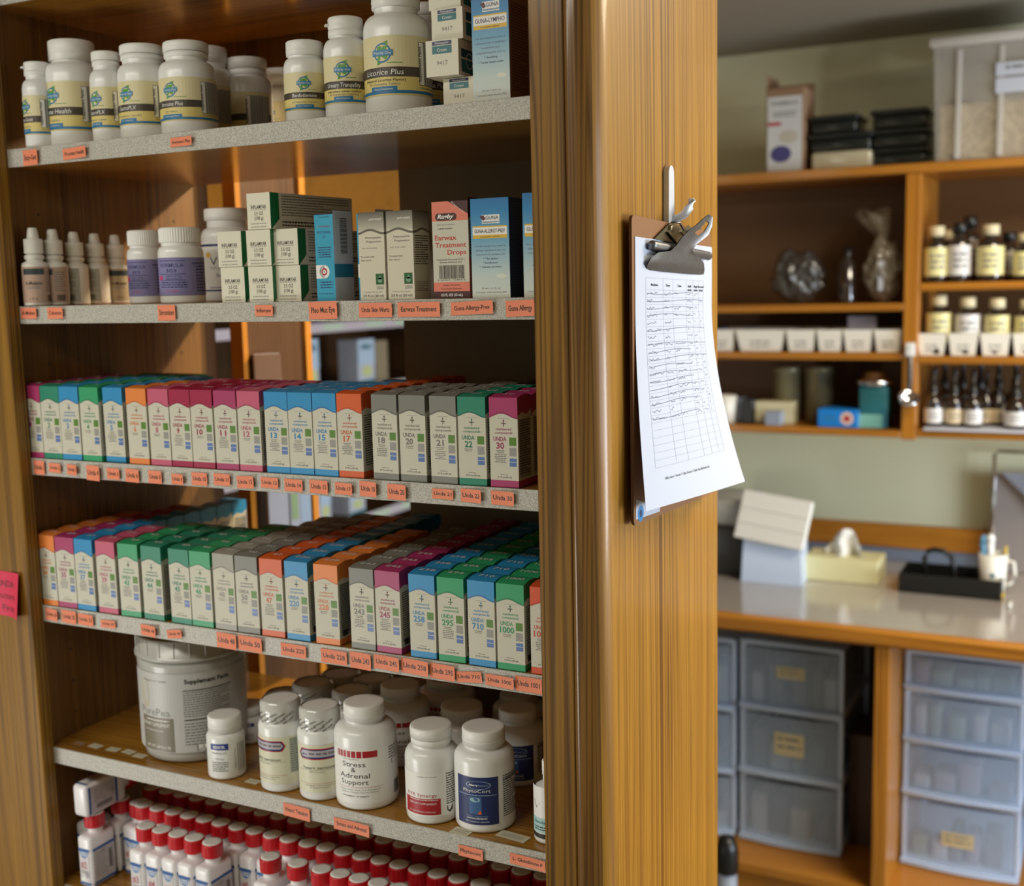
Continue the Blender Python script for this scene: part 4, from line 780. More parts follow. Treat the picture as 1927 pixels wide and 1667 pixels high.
# anti-wart cartons
gw = gradz('grey_fade_card', [(0, (214, 208, 190)), (.78, (214, 208, 190)), (.80, (190, 186, 172)), (1, (92, 88, 78))], 0, .094)
wave_g = pm('wave_grey', 104, 98, 88); indigo = pm('indigo_print', 70, 66, 120)
def awf(s, w=.0335, h=.094):
    s.text('ANTI-WART', w * .42, h * .905, h * .022, whitep, 1, w=w * .50, al='r', bold=.015); N = 14; f = lambda t: h * (.765 + .022 * math.sin(PI * (t * 1.9 - .35)))
    s.items.append(([(-w / 2 + w * i / N, f(i / N)) for i in range(N + 1)] + [(-w / 2 + w * i / N, f(i / N) + h * .026) for i in range(N + 1)], [(i, i + 1, N + 2 + i, N + 1 + i) for i in range(N)], wave_g, 1))
    s.text('Homeopathic', w * .08, h * .70, h * .024, black, 1, w=w * .62); s.text('Preparation', w * .08, h * .655, h * .024, black, 1, w=w * .55); s.text('NDC 62106-1208-8', -w * .08, h * .585, h * .014, gray, 1, w=w * .56)
    s.text('To assist with', -w * .43, h * .485, h * .020, black, 1, w=w * .52, al='l'); s.text('skin warts', -w * .43, h * .445, h * .020, black, 1, w=w * .40, al='l')
    s.rect(w * .12, h * .175, w * .43, h * .30, pm('drop_green', 40, 92, 50), 1); s.disc(w * .28, h * .225, w * .09, h * .03, pm('water_drop', 120, 160, 130), 2, 12); s.poly([(w * .2, h * .235), (w * .36, h * .235), (w * .28, h * .285)], pm('water_drop', 120, 160, 130), 2)
    s.text('UNDA', w * .28, h * .135, h * .025, gray, 1, w=w * .28); s.rect(w * .14, h * .125, w * .42, h * .13, navy, 1); s.text('Contains 32% Alcohol', 0, h * .085, h * .013, gray, 1, w=w * .7); s.text('2/3 fl oz (20 ml)', 0, h * .035, h * .026, black, 1, w=w * .8, bold=.012)
def awr(s, d=.034, h=.094):
    N = 10; f = lambda t: h * (.765 + .02 * math.sin(PI * (t * 1.9 - .6))); s.items.append(([(d * i / N, f(i / N)) for i in range(N + 1)] + [(d * i / N, f(i / N) + h * .026) for i in range(N + 1)], [(i, i + 1, N + 2 + i, N + 1 + i) for i in range(N)], wave_g, 1)); s.fine(d * .1, h * .72, d * .9, 13, h * .026, black, 1, seed=6); s.fine(d * .1, h * .2, d * .8, 6, h * .02, gray, 1)
for a, b, ds_ in ((673.5, 726.5, 'left'), (727.2, 779.6, 'right')):
    X, w_, zb_, h_ = face_px(a, b, 401, 561.5, .003); carton('carton', .0332, .0335, .094, gw, [('f', awf), ('r', awr)], (X, .003, zz), 0, 'white and grey carton with a dark wavy line, %s one of the skin wart pair' % ds_, 'skin wart cartons', m_top=pm('carton_gr', 126, 126, 120))
# earwax carton
salmon = pm('salmon_print', 226, 128, 108); maroon = pm('maroon_print', 74, 34, 36)
def ewf(s, w, h):
    s.rect(-w / 2, h * .80, w / 2, h, salmon, 1); s.poly([(-w * .04, h), (w / 2, h * .865), (w / 2, h)], maroon, 2)
    s.text('Dropper inside', w * .22, h * .93, h * .014, whitep, 3, w=w * .42, rot=-.66)
    n = 10; r = h * .037; pts = [(w * .10 + r * math.cos(-PI / 2 + PI * i / n), h * .842 + r * math.sin(-PI / 2 + PI * i / n)) for i in range(n + 1)] + [(-w * .32 + r * math.cos(PI / 2 + PI * i / n), h * .842 + r * math.sin(PI / 2 + PI * i / n)) for i in range(n + 1)]
    s.poly(pts, maroon, 4); s.text('Rugby', -w * .11, h * .826, h * .042, whitep, 5, w=w * .46, bold=.03, shear=.3); s.text('NDC 0536-1026-94', -w * .12, h * .755, h * .014, gray, 1, w=w * .5); s.text('TAMPER EVIDENT', -w * .14, h * .715, h * .013, black, 1, w=w * .42, bold=.02)
    for t, y, ww, al, xx in (('Earwax', .605, .60, 'l', -.43), ('Treatment', .53, .86, 'l', -.43), ('Drops', .455, .52, 'r', .43)): s.text(t, w * xx, h * y, h * .050, redp if 0 else pm('tomato_ink', 196, 62, 50), 1, w=w * ww, al=al, bold=.014)
    s.text('Carbamide Peroxide 6.5% /', -w * .01, h * .395, h * .019, black, 1, w=w * .78); s.text('Earwax Removal Aid', -w * .01, h * .368, h * .019, black, 1, w=w * .6); s.barcode(-w * .34, h * .205, w * .36, h * .345, black, 1, n=30); s.text('3 05361 12494 6', 0, h * .185, h * .016, black, 1, w=w * .78)
    s.rect(-w / 2, h * .075, w / 2, h * .17, salmon, 1); s.text('Helps Remove', 0, h * .132, h * .018, maroon, 2, w=w * .45); s.text('Excessive Earwax', 0, h * .095, h * .018, maroon, 2, w=w * .58); s.rect(-w / 2, 0, w / 2, h * .075, maroon, 1); s.text('0.5 FL OZ (15 mL)', 0, h * .025, h * .026, whitep, 2, w=w * .6, bold=.02)
X, w_, zb_, h_ = face_px(814.5, 882.2, 377, 560.5, .004)
def ewr(s, d=.022, h=.104): s.rect(0, h * .80, d, h, maroon, 1); s.rect(0, 0, d, h * .4, salmon, 1); s.fine(d * .1, h * .76, d * .9, 12, h * .028, black, 1)
carton('carton', w_, .022, h_, paper, [('f', lambda s: ewf(s, w_, h_)), ('r', ewr)], (X, .004, zz), .0, 'salmon and white carton reading Earwax Treatment Drops', m_top=maroon)
# blue gradient cartons
def gunaf(s, w, h, name, lines, low=0):
    ly = h * (.77 if not low else .80); s.rect(-w * .20, ly, w * .26, ly + h * .065, whitep, 1); s.poly([(-w * .26, ly + h * .05), (-w * .15, ly + h * .062), (-w * .10, ly + h * .02), (-w * .17, ly + h * .008)], pm('dark_red_wing', 92, 40, 52), 2)
    s.text('GUNA', w * .07, ly + h * .018, h * .036, pm('slate_ink', 96, 104, 130), 3, w=w * .34, bold=.01); s.rect(-w * .20, ly - h * .022, w * .26, ly - h * .006, whitep, 1); s.fine(-w * .18, ly - h * .008, w * .24, 1, h * .01, gray, 2, h=h * .006)
    y0 = ly - h * .17; s.rect(-w * .45, y0, w * .45, y0 + h * .125, pm('mustard_band', 226, 184, 60), 1); s.rect(-w * .45, y0 + h * .035, w * .45, y0 + h * .112, whitep, 2); s.text(name, 0, y0 + h * .055, h * .038, pm('plum_ink', 64, 40, 76), 3, w=w * .80, bold=.012); s.text('homeopathic medicine', 0, y0 + h * .011, h * .013, black, 2, w=w * .5)
    y = y0 - h * .085
    for t, dark in lines:
        s.text(t, 0, y, h * .017, navy if dark else pm('slate_ink', 96, 104, 130), 1, w=w * min(.8, .031 * len(t) + .05), bold=.01 if dark else 0); y -= h * .042
    s.text('30 ml / 1.0 fl. oz', 0, h * .09, h * .016, pm('slate_ink', 96, 104, 130), 1, w=w * .5); s.text('Contains ethyl alcohol 30%', 0, h * .05, h * .016, pm('slate_ink', 96, 104, 130), 1, w=w * .82)
    s.disc(w * .28, h * .22, w * .14, h * .02, pm('cloud_pale', 226, 226, 214), 1, 14)
def gunar(m): 
    return lambda s, d=.045, h=.112: s.fine(d * .12, h * .86, d * .95, 30, h * .026, m, 1, seed=12)
def gmat(n, h): return gradz(n, [(0, (214, 218, 210)), (.22, (196, 212, 212)), (.55, (110, 168, 202)), (.80, (44, 132, 190)), (1, (16, 100, 168))], 0, h)
slate = pm('slate_side', 84, 96, 110)
alg = [('For the temporary relief of', 0), ('allergy symptoms due to', 0), ('exposure to pollens of:', 0), ('* The grass', 1), ('* Sunflower', 1), ('* Nettle families', 1)]
X, w_, zb_, h_ = face_px(886.9, 958.5, 372, 560, .004)
carton('carton', w_, .034, h_, gmat('blue_fade_a', .11), [('f', lambda s: gunaf(s, w_, h_, 'GUNA-ALLERGY-PREV', alg)), ('r', gunar(slate))], (X, .004, zz), 0, 'blue to white carton with a yellow band, right of the earwax carton', 'blue fading cartons with yellow name bands', m_side=pm('navy_slate_side', 50, 70, 98), m_top=pm('deep_blue_top', 20, 96, 160))
carton('carton', w_, .034, h_ + .003, gmat('blue_fade_a', .11), [('f', lambda s: gunaf(s, w_, h_, 'GUNA-ALLERGY', alg)), ('r', gunar(slate))], (xat(984.5, .006, .05) + w_ / 2 - .0, .006, zz), 0, 'blue to white carton mostly hidden behind the right oak stile', 'blue fading cartons with yellow name bands', m_side=pm('navy_slate_side', 50, 70, 98), m_top=pm('deep_blue_top', 20, 96, 160))
zt1 = SH[1] + .0006
X, w_, zb_, h_ = face_px(890, 959.5, 60, 186.5, .012)
lym = [('For the temporary relief of', 0), ('symptoms due to lymphatic', 0), ('congestion and', 0), ('lymphadenopathy such as', 0), ('* Swelling', 1), ('* Tender lymph nodes', 1)]
carton('carton', w_, .045, .1135, gmat('blue_fade_b', .1135), [('f', lambda s: gunaf(s, w_, .1135, 'GUNA-LYMPHO', lym, 1)), ('r', gunar(pm('rust_side_print', 84, 46, 36)))], (X, .0115, zt1), 0, 'tall blue fading carton on the top visible shelf, beside the right stile', 'blue fading cartons with yellow name bands', m_side=pm('rosy_side', 150, 112, 98))
# four small end-on cartons in a wobbly pile
def smf(s, w, h):
    s.rect(-w * .30, h * .62, w * .30, h * .84, pm('sea_teal_print', 38, 112, 120), 1); s.text('Cream', 0, h * .68, h * .09, whitep, 2, w=w * .3); s.rect(-w * .30, h * .86, w * .30, h * .97, pm('dark_indigo_print', 46, 50, 96), 1); s.text('Homeopathic', 0, h * .885, h * .07, whitep, 2, w=w * .42)
    s.text('9417', w * .0, h * .30, h * .13, gray, 1, w=w * .34)
def smr(s, d=.105, h=.0325): s.rect(d * .06, h * .12, d * .9, h * .52, teal, 1); s.rect(d * .06, h * .58, d * .9, h * .84, pm('dark_teal', 18, 84, 100), 1); s.ring(d * .24, h * .5, h * .22, h * .25, whitep, 2)
zc = zt1
for i, (x0, dz, yaw, ds_) in enumerate([(834.5, .0300, .02, 'lowest of the little pile'), (802.5, .0368, .05, 'second lowest of the pile'), (811.5, .0322, -.03, 'third lowest of the pile'), (806.5, .0315, .02, 'topmost of the pile, cut by the frame'),]):
    Y = [.022, .008, .016, .020][i]; X = xat(x0, Y, zc) + .0195
    hh_ = dz - .0008
    carton('carton', .0375, .100, hh_, ivory, [('f', lambda s: smf(s, .0375, hh_)), ('r', smr)], (X, Y, zc), yaw, 'small white carton stamped 9417, ' + ds_, 'small cartons stamped 9417'); zc += dz

# ------------------------------------------------------------------ hook, clipboard and form on the end panel
PX = .0802
fw = lambda x, y, X: hit(x, y, 0, X)
wh = mat('white_painted_metal', rgb(226, 228, 232), .25, coat=.6, vary=.01)
hook = tag(empty('wall_hook', (PX, .15, .05)), 'white coat hook fixed on the oak end panel above the clipboard', 'hook')
def frompx(lst, X, X2=None): return [fw(x, y, X) for x, y in lst]
P0 = frompx([(1253, 312), (1255, 416)], PX); zt_, zb2 = P0[0].z, P0[1].z - .02; yc = P0[0].y
m = MB(); N = 10; prof = [(yc + .0085 * math.cos(PI * i / N), zt_ - .0085 + .0085 * math.sin(PI * i / N)) for i in range(N + 1)] + [(yc - .010, zb2), (yc + .010, zb2)]
m.prism(prof, lambda u, v, w: (PX + .0003 + w, u, v), wh, .0062)
m.build('back_plate', hook).matrix_parent_inverse = Matrix.Translation(hook.location).inverted()
m = MB(); zq = fw(1262, 412, PX + .006).z; q0 = Vector((PX + .0050, yc + .004, zq)); pr = [q0 + Vector(v) for v in ((0, 0, -.002), (.006, .003, .001), (.012, .008, .005), (.0165, .012, .0125), (.0185, .014, .0205), (.0185, .014, .0225))]
m.tube(pr, [.0034, .0044, .0048, .0050, .0046, .0028], wh, 12)
m.build('prong', hook).matrix_parent_inverse = Matrix.Translation(hook.location).inverted()
XB0, XB1 = PX + .0068, PX + .0100
hb_ = mat('brown_hardboard', rgb(142, 96, 58), .5, vary=.10, bscale=700); hb_e = mat('dark_hardboard_edge', rgb(92, 60, 38), .6, vary=.1)
cn = [fw(1188.6, 403.4, XB1), fw(1338, 436, XB1), fw(1340, 928, XB1), fw(1193, 990.5, XB1)]
clip = tag(empty('clipboard', (XB0, cn[0].y, cn[3].z)), 'brown hardboard clipboard with a steel spring clip hanging from the white hook', 'clipboard')
def cp(mb, name, **k): o = mb.build(name, clip, **k); o.matrix_parent_inverse = Matrix.Translation(clip.location).inverted(); return o
ol = []
for i, c in enumerate(cn):
    a = cn[i - 1]; b = cn[(i + 1) % 4]; da = (a - c).normalized(); db = (b - c).normalized(); r = .008
    for t in range(6):
        k = t / 5; p1 = c + da * r; p2 = c + db * r; q = p1 * (1 - k) ** 2 + c * 2 * k * (1 - k) + p2 * k * k; ol.append((q.y, q.z))
cb = MB(); n = len(ol)
cb.add([(XB0, y, z) for y, z in ol] + [(XB1, y, z) for y, z in ol], [tuple(range(n))[::-1], tuple(range(n, 2 * n))], hb_)
cb.add([(XB0, y, z) for y, z in ol] + [(XB1, y, z) for y, z in ol], [(i, (i + 1) % n, n + (i + 1) % n, n + i) for i in range(n)], hb_e)
cp(cb, 'board')
# sticker at the bottom corner
sk = MB(); pL = [fw(1197, 940, XB1 + .0002), fw(1242, 955, XB1 + .0002), fw(1242, 962, XB1 + .0002), fw(1197, 978, XB1 + .0002)]
sk.add(pL, [(0, 3, 2, 1)], paperw); c0 = fw(1206, 966, XB1 + .0004); 
sk.add([(c0.x, c0.y + .0085 * math.cos(a * PI / 10), c0.z + .0085 * math.sin(a * PI / 10)) for a in range(20)], [tuple(range(20))], pm('bright_blue_sticker', 40, 140, 200)); sk.add([(c0.x + .0001, c0.y + .004 * math.cos(a * PI / 6), c0.z + .004 * math.sin(a * PI / 6)) for a in range(12)], [tuple(range(12))], navy)
cp(sk, 'sticker')
# metalwork. u = along the panel (Y), v = height, w = out of the board
Xm = XB1 + .0001
def U(px, py, out): p = fw(px, py, Xm + out); return (Xm + out, p.y, p.z)
bz = MB(); ps_ = [(1232, 449), (1262, 418), (1292, 432), (1306, 448), (1262, 455), (1242, 452)]
o1 = [U(x, y, .0012) for x, y in ps_]; o2 = [U(x, y, .0030) for x, y in ps_]; n = len(o1); bz.add(o1 + o2, [tuple(range(n)), tuple(range(n, 2 * n))[::-1]] + [(i, (i + 1) % n, n + (i + 1) % n, n + i) for i in range(n)], bronze)
c1 = U(1261, 432, .003); bz.add([], [], bronze)
cp(bz, 'bracket', fix=True)
rv = MB(); c1 = Vector(U(1261, 431, .003)); 
rv.lathe([(0, 0), (.0050, 0), (.0052, .0012), (.0044, .0026), (.0026, .0032), (0, .0033)], bronze, 24)
rvo = cp(rv, 'rivet'); rvo.matrix_parent_inverse = Matrix.Identity(4); rvo.matrix_world = Matrix.Identity(4)
rvo.matrix_parent_inverse = Matrix.Translation(clip.location).inverted(); rvo.matrix_basis = Matrix.Translation(c1) @ Matrix.Rotation(PI / 2, 4, 'Y')
# two side cheeks of the hinge
ck = MB()
for off, dpx in ((.004, 0), (.006, 26)):
    q = [(1254 + dpx, 436), (1268 + dpx, 424), (1290 + dpx * .6, 436), (1296 + dpx * .6, 452), (1276 + dpx, 462)]
    o1 = [U(x, y, off) for x, y in q]; o2 = [(a + .0016, b, c) for a, b, c in o1]; n = len(q); ck.add(o1 + o2, [tuple(range(n)), tuple(range(n, 2 * n))[::-1]] + [(i, (i + 1) % n, n + (i + 1) % n, n + i) for i in range(n)], bronze)
cp(ck, 'hinge_cheek', fix=True)
a_ = Vector(U(1225, 461, .0062)); b_ = Vector(U(1334, 482, .0062))
cp(MB().tube([a_, a_ + (b_ - a_) * .02, b_ - (b_ - a_) * .02, b_], [.0042, .0052, .0052, .0042], metal, 20), 'spring_tube')
wr_ = MB(); wr_.tube([Vector(U(1264, 418, .006)), Vector(U(1279, 419, .012)), Vector(U(1286, 432, .012)), Vector(U(1300, 434, .010)), Vector(U(1318, 430, .008))], .0011, metal, 8); cp(wr_, 'wire_spring')
# jaw and lever, one pressed steel plate
rows = [((1216, 508), (1324, 518), .0022, 0), ((1219, 497), (1326, 508), .0075, 0), ((1226, 484), (1325, 496), .0108, 0), ((1240, 475), (1316, 483), .0124, 0), ((1262, 472), (1307, 478), .0130, .001), ((1273, 462), (1303, 470), .0150, .002),
        ((1284, 446), (1312, 459), .0185, .0025), ((1297, 433), (1325, 449), .0230, .0025), ((1311, 423), (1334, 441), .0270, .0022), ((1325, 410), (1340, 425), .0302, .0015), ((1334, 403), (1342, 409), .0325, .0005)]
NC = 12; vs = []
for L_p, R_p, off, rim in rows:
    for c in range(NC + 1):
        u = c / NC; edge = abs(u - .5) * 2; vs.append(Vector(U(L_p[0] + (R_p[0] - L_p[0]) * u, L_p[1] + (R_p[1] - L_p[1]) * u, off + rim * edge ** 2 - (.0025 * edge ** 4 if rim == 0 else 0))))
fs = []
for i in range(len(rows) - 1):
    for c in range(NC):
        if i in (7, 8) and 4 <= c <= 7: continue        # the hanging slot
        a = i * (NC + 1) + c; fs.append((a, a + 1, a + NC + 2, a + NC + 1))
jw = MB(); jw.add(vs, fs, metal, True); jw.add([v + Vector((-.0012, 0, -.0002)) for v in vs], [f[::-1] for f in fs], metal, True)
cp(jw, 'jaw_and_lever')
# the form
TL, TR = fw(1195, 445, Xm + .0006), fw(1339.5, 465, Xm + .0006); BL, BR = fw(1216, 962, Xm + .016), fw(1402, 906, Xm + .046)
def pap(s, t, l=0):      # t = 0 top .. 1 bottom
    k = t ** 2.0; k3 = max(0, (t - .25) / .75) ** 1.7; L = TL.lerp(Vector((TL.x, TL.y + (BL.y - TL.y) * 1, BL.z)), t); Rr = TR.lerp(Vector((TR.x, BR.y, BR.z)), t)
    L.y = TL.y + (BL.y - TL.y) * k; Rr.y = TR.y + (BR.y - TR.y) * k
    q = L.lerp(Rr, s); q.x = TL.x + (BL.x - TL.x) * k3 * (1 - s) + (BR.x - TL.x) * k3 * s + .0015 * math.sin(PI * s) * t
    q.x += l * .00012; return q
pf = MB(); pf.grid(lambda u, v: pap(u, 1 - v), 16, 28, paperw)
lineg = pm('thin_grey_rule', 150, 154, 168); pencil = pm('pencil_grey', 120, 124, 138); s = Sheet()
x0, x1, y0, y1 = .115, .865, .145, .855; colf = [0, .275, .44, .675, .80, .91, 1]
rows_ = 25
for i in range(rows_ + 1):
    y = y0 + (y1 - y0) * (0 if i == 0 else (i + .6) / (rows_ + .6)); s.rect(x0, y, x1, y + .0010, lineg, 1, 10)
for c in colf:
    x = x0 + (x1 - x0) * c; s.items.append(([(x, y0 + (y1 - y0) * j / 20) for j in range(21)] + [(x + .0020, y0 + (y1 - y0) * j / 20) for j in range(21)], [(j, j + 1, 22 + j, 21 + j) for j in range(20)], lineg, 1))
def ptext(txt, x, y, h, w, m, l=2, bold=.02):
    vs, fs, a, b = glyph(txt, bold); k = w / (b - a); s.items.append(([(x + (p - a) * k - w / 2, y - q * h / .7) for p, q in vs], fs, m, l))
for t, c in (('Medicine', .137), ('Date', .357), ('Use', .557), ('Staff', .737), ('Begin', .855), ('Received', .955)): ptext(t, x0 + (x1 - x0) * c, y0 + .030, .009, .085 if len(t) > 6 else .05, black)
for c in (.737, .855, .955): ptext('initials', x0 + (x1 - x0) * c, y0 + .044, .008, .055, black)
rnd = random.Random(11)
for i in range(1, 19):
    y = y0 + (y1 - y0) * (i + 1.15) / (rows_ + .6)
    for c in range(6):
        if rnd.random() < .25: continue
        a = x0 + (x1 - x0) * (colf[c] + .02); b = x0 + (x1 - x0) * (colf[c + 1] - .02); b = min(b, a + rnd.uniform(.3, 1) * (b - a)); n = max(4, int((b - a) / .012)); up = [(a + (b - a) * j / n, y + rnd.uniform(-.009, .004)) for j in range(n + 1)]
        s.items.append((up + [(x, yy + .0022) for x, yy in up], [(j, j + 1, n + 2 + j, n + 1 + j) for j in range(n)], pencil, 2))
    if rnd.random() < .8:      # struck through entries
        a, b = x0 + .01, x0 + (x1 - x0) * rnd.choice((.72, .8, 1.0)); n = 14; ph = rnd.uniform(0, 3); up = [(a + (b - a) * j / n, y - .004 + .005 * math.sin(ph + j * .35)) for j in range(n + 1)]; s.items.append((up + [(x, yy + .0020) for x, yy in up], [(j, j + 1, n + 2 + j, n + 1 + j) for j in range(n)], pencil, 3))
ptext('Office docs > Forms > Clinic Forms > Clinic Use Medicine List', .42, .905, .009, .46, gray)
pf.sheet(s, lambda u, v, l: pap(u, v, l)); tag(pf.build('form_sheet'), 'white form with a ruled table of handwritten lines, held by the clipboard and curling outward', 'paper')

# ================================================================== behind the unit
hx = lambda px, Y: hit(px, 700, 1, Y).x
ru = tag(empty('rear_shelving_unit', (-.72, .48, FLOOR)), 'second oak shelving unit standing back to back behind the front one', 'shelving')
rel(MB().box(hx(437, .40), hx(460, .40), .3995, .412, FLOOR, .6, oak_orange_z), 'front_stile', ru)
xa = hx(460, .40) - .001; rel(MB().box(xa - .022, xa, .4125, .556, FLOOR, .6, brown), 'side_panel', ru)
rel(MB().box(xa - .022, hx(578, .556), .5565, .572, FLOOR, .6, oak_orange_z), 'rear_stile', ru)
for z in (-.2, -.405):
    rel(MB().box(xa + .0005, xa + .17, .402, .555, z - .018, z, brown), 'shelf', ru)
pbox = lambda px0, px1, Y: (hx(px0, Y), hx(px1, Y))
def simple_carton(name, x, y, z, w, d, h, m, label, cat='carton', group=None, deco=None, side=None, rz=0):
    b = MB().rbox(-w / 2, w / 2, 0, d, 0, h, m, .0012, 1, False)
    if deco: s = Sheet(); deco(s, w, h); b.sheet(s, lambda u, v, l: (u, -l * .0004, v))
    if side: s = Sheet(); side(s, d, h); b.sheet(s, lambda u, v, l: (w / 2 + l * .0004, u, v))
    return tag(b.build(name, loc=(x, y, z), rz=rz), label, cat, group)
kraft = mat('kraft_card', rgb(150, 116, 88), .7, vary=.04)
def dec_green(s, w, h):
    s.rect(-w / 2, h * .62, w / 2, h, kraft, 1); s.text('SUPPLEMENT', w * .05, h * .42, h * .11, dgreen, 2, w=w * .7, bold=.03); s.fine(-w * .25, h * .38, w * .4, 2, h * .07, gray, 2); s.rect(-w / 2, 0, -w * .15, h * .2, pm('pale_lime_print', 206, 216, 150), 1)
def dec_win(s, w, h):
    s.rect(-w * .02, 0, w * .02, h, gray, 1); s.rect(-w * .5, 0, -w * .2, h * .25, pm('pale_lime_print', 206, 216, 150), 1); s.rect(w * .05, h * .3, w * .2, h, pm('pale_leaf_print', 170, 200, 150), 1); s.rect(w * .25, 0, w * .5, h, pm('pale_sky_print', 186, 208, 232), 1); s.text('VITAMIN C', -w * .25, h * .8, h * .08, dgreen, 2, w=w * .3)
a, b = pbox(460, 505, .4145); a = max(a, xa + .001); simple_carton('carton', xa + .026, .428, -.1995, .042, .018, hit(480, 667, 1, .4145).z + .1995, paperw, 'white and brown carton standing alone on the rear unit, right of the lit stile', deco=dec_green, rz=.85)
a, b = pbox(463, 543, .4145); a = max(a, xa + .001); simple_carton('carton', xa + .045, .442, -.4045, .070, .02, .15, paperw, 'wide white carton with green and sky-blue print, low on the rear unit', deco=dec_win, rz=.85)
# shelving across the aisle, facing +X
XP = -1.35; ac = tag(empty('aisle_shelving', (XP - .15, 1.4, FLOOR)), 'brown shelving across the aisle with pale lilac price strips, seen through the opening', 'shelving')
rel(MB().box(XP - .32, XP - .30, .5, 2.17, FLOOR, .60, brown), 'back_panel', ac)
for y in (.5, 2.15): rel(MB().box(XP - .2995, XP - .001, y, y + .02, FLOOR, .60, brown), 'end_panel', ac)
for z in (-.08, -.26, -.44, -.625):
    rel(MB().box(XP - .2995, XP - .004, .521, 2.149, z - .02, z, brown), 'shelf', ac)
    stp = MB().box(XP - .0035, XP, .521, 2.149, z - .022, z + .004, strip_shelf)
    for y0 in (1.2, 1.5, 1.7, 1.85): stp.sheet(Sheet().rect(0, 0, .09, .016, pm('pale_mint_ticket', 196, 216, 192), 1), right(XP + .0003, y0, z - .016))
    rel(stp, 'price_strip', ac)
rel(MB().box(XP - .02, XP, .521, 2.149, .15, .60, oak_orange), 'header_board', ac)
def on_aisle(px0, px1, pyt, z, depth, m, label, deco=None, group=None, nm='carton', cat='carton'):
    X = XP - .03; A = hit(px0, 700, 0, X).y; B = hit(px1, 700, 0, X).y; T = hit((px0 + px1) / 2, pyt, 0, X).z
    w = B - A; h = T - z; b = MB().rbox(-depth, 0, A, B, z + .001, T, m, .002, 1, False)
    if deco: s = Sheet(); deco(s, w, h); b.sheet(s, lambda u, v, l: (l * .0005, (A + B) / 2 + u, z + v))
    o = b.build(nm, loc=(X, 0, 0)); return tag(o, label, cat, group)
def dec_blue(s, w, h): s.rect(-w * .5, h * .45, w * .5, h, pm('pale_sky_print', 186, 208, 232), 1); s.text('OMEGA', 0, h * .78, h * .12, teal, 2, w=w * .7, bold=.03); s.disc(0, h * .3, w * .3, h * .12, pm('pale_lime_print', 206, 216, 150), 2); s.rect(-w * .5, 0, w * .5, h * .1, teal, 2)
GA = 'pale cartons on the shelving across the aisle'
on_aisle(577, 601, 638, -.26, .07, paperw, 'pale blue-white carton across the aisle, just right of the lit rear stile', dec_blue, GA)
on_aisle(675, 706, 638, -.26, .07, paperw, 'pale blue-white carton standing mid-shelf across the aisle', dec_blue, GA)
on_aisle(709, 731, 640, -.26, .08, pm('beige_card', 150, 136, 112), 'beige carton across the aisle, touching the pale blue-white one', None, GA)
on_aisle(590, 612, 905, -.625, .07, paperw, 'white and blue carton on the low aisle shelf, left of the other', dec_blue, GA)
on_aisle(648, 678, 905, -.625, .07, paperw, 'white and green carton on the low aisle shelf, right of the other', dec_blue, GA)
# ================================================================== counter wall on the right
YC0, ZC = 1.49, -.75
ctop = mat('counter_laminate', rgb(176, 168, 160), .14, coat=.6, vary=.02, bscale=30)
ct_ = tag(empty('counter', (.8, 1.8, FLOOR)), 'long counter with beige laminate top and honey oak front edge', 'counter')
rel(MB().box(-.75, 2.69, YC0 + .022, YB - .001, ZC - .035, ZC, ctop), 'worktop', ct_)
ed = MB(); pr = [(YC0 + .0215, ZC + .001), (YC0 + .006, ZC + .001), (YC0, ZC - .006), (YC0, ZC - .030), (YC0 + .006, ZC - .037), (YC0 + .0215, ZC - .037)]
n = len(pr); ed.add([(-.75, y, z) for y, z in pr] + [(2.69, y, z) for y, z in pr], [tuple(range(n)), tuple(range(n, 2 * n))[::-1]] + [(i, n + i, n + (i + 1) % n, (i + 1) % n) for i in range(n)], oak_orange)
rel(ed, 'front_edge', ct_, fix=True)
zr = [hit(1700, y, 1, YB - .02).z for y in (988, 1032)]
tag(MB().rbox(-.75, 2.69, YB - .022, YB - .001, zr[1], zr[0], oak_orange, .003, 1, False).build('wall_rail'), 'honey oak rail running along the wall just above the counter', 'rail')
tag(MB().box(-.75, 2.69, YB - .014, YB - .001, ZC + .001, zr[1] - .001, mat('grey_blue_splash', rgb(120, 130, 148), .35, vary=.03)).build('backsplash'), 'grey-blue splash strip between the counter top and the oak rail', 'backsplash')
# base cabinet frame
zdk = hit(1500, 1645, 1, 1.52).z
xd0, xd1 = hit(1643, 1400, 1, 1.515).x, hit(1672, 1400, 1, 1.515).x
rel(MB().rbox(xd0, xd1, 1.515, YB - .02, zdk + .0005, ZC - .036, oak_orange_z, .002, 1, False), 'divider', ct_)
rel(MB().box(-.75, 2.69, 1.52, YB - .02, zdk - .02, zdk, oak_orange), 'deck', ct_)
rel(MB().box(-.75, 2.69, 1.535, 1.55, FLOOR, zdk - .021, oak_orange), 'kick_board', ct_)
rel(MB().box(-.75, 2.69, YB - .019, YB - .002, zdk, ZC - .037, mat('dark_cupboard_back', rgb(44, 38, 32), .7)), 'back_panel', ct_)
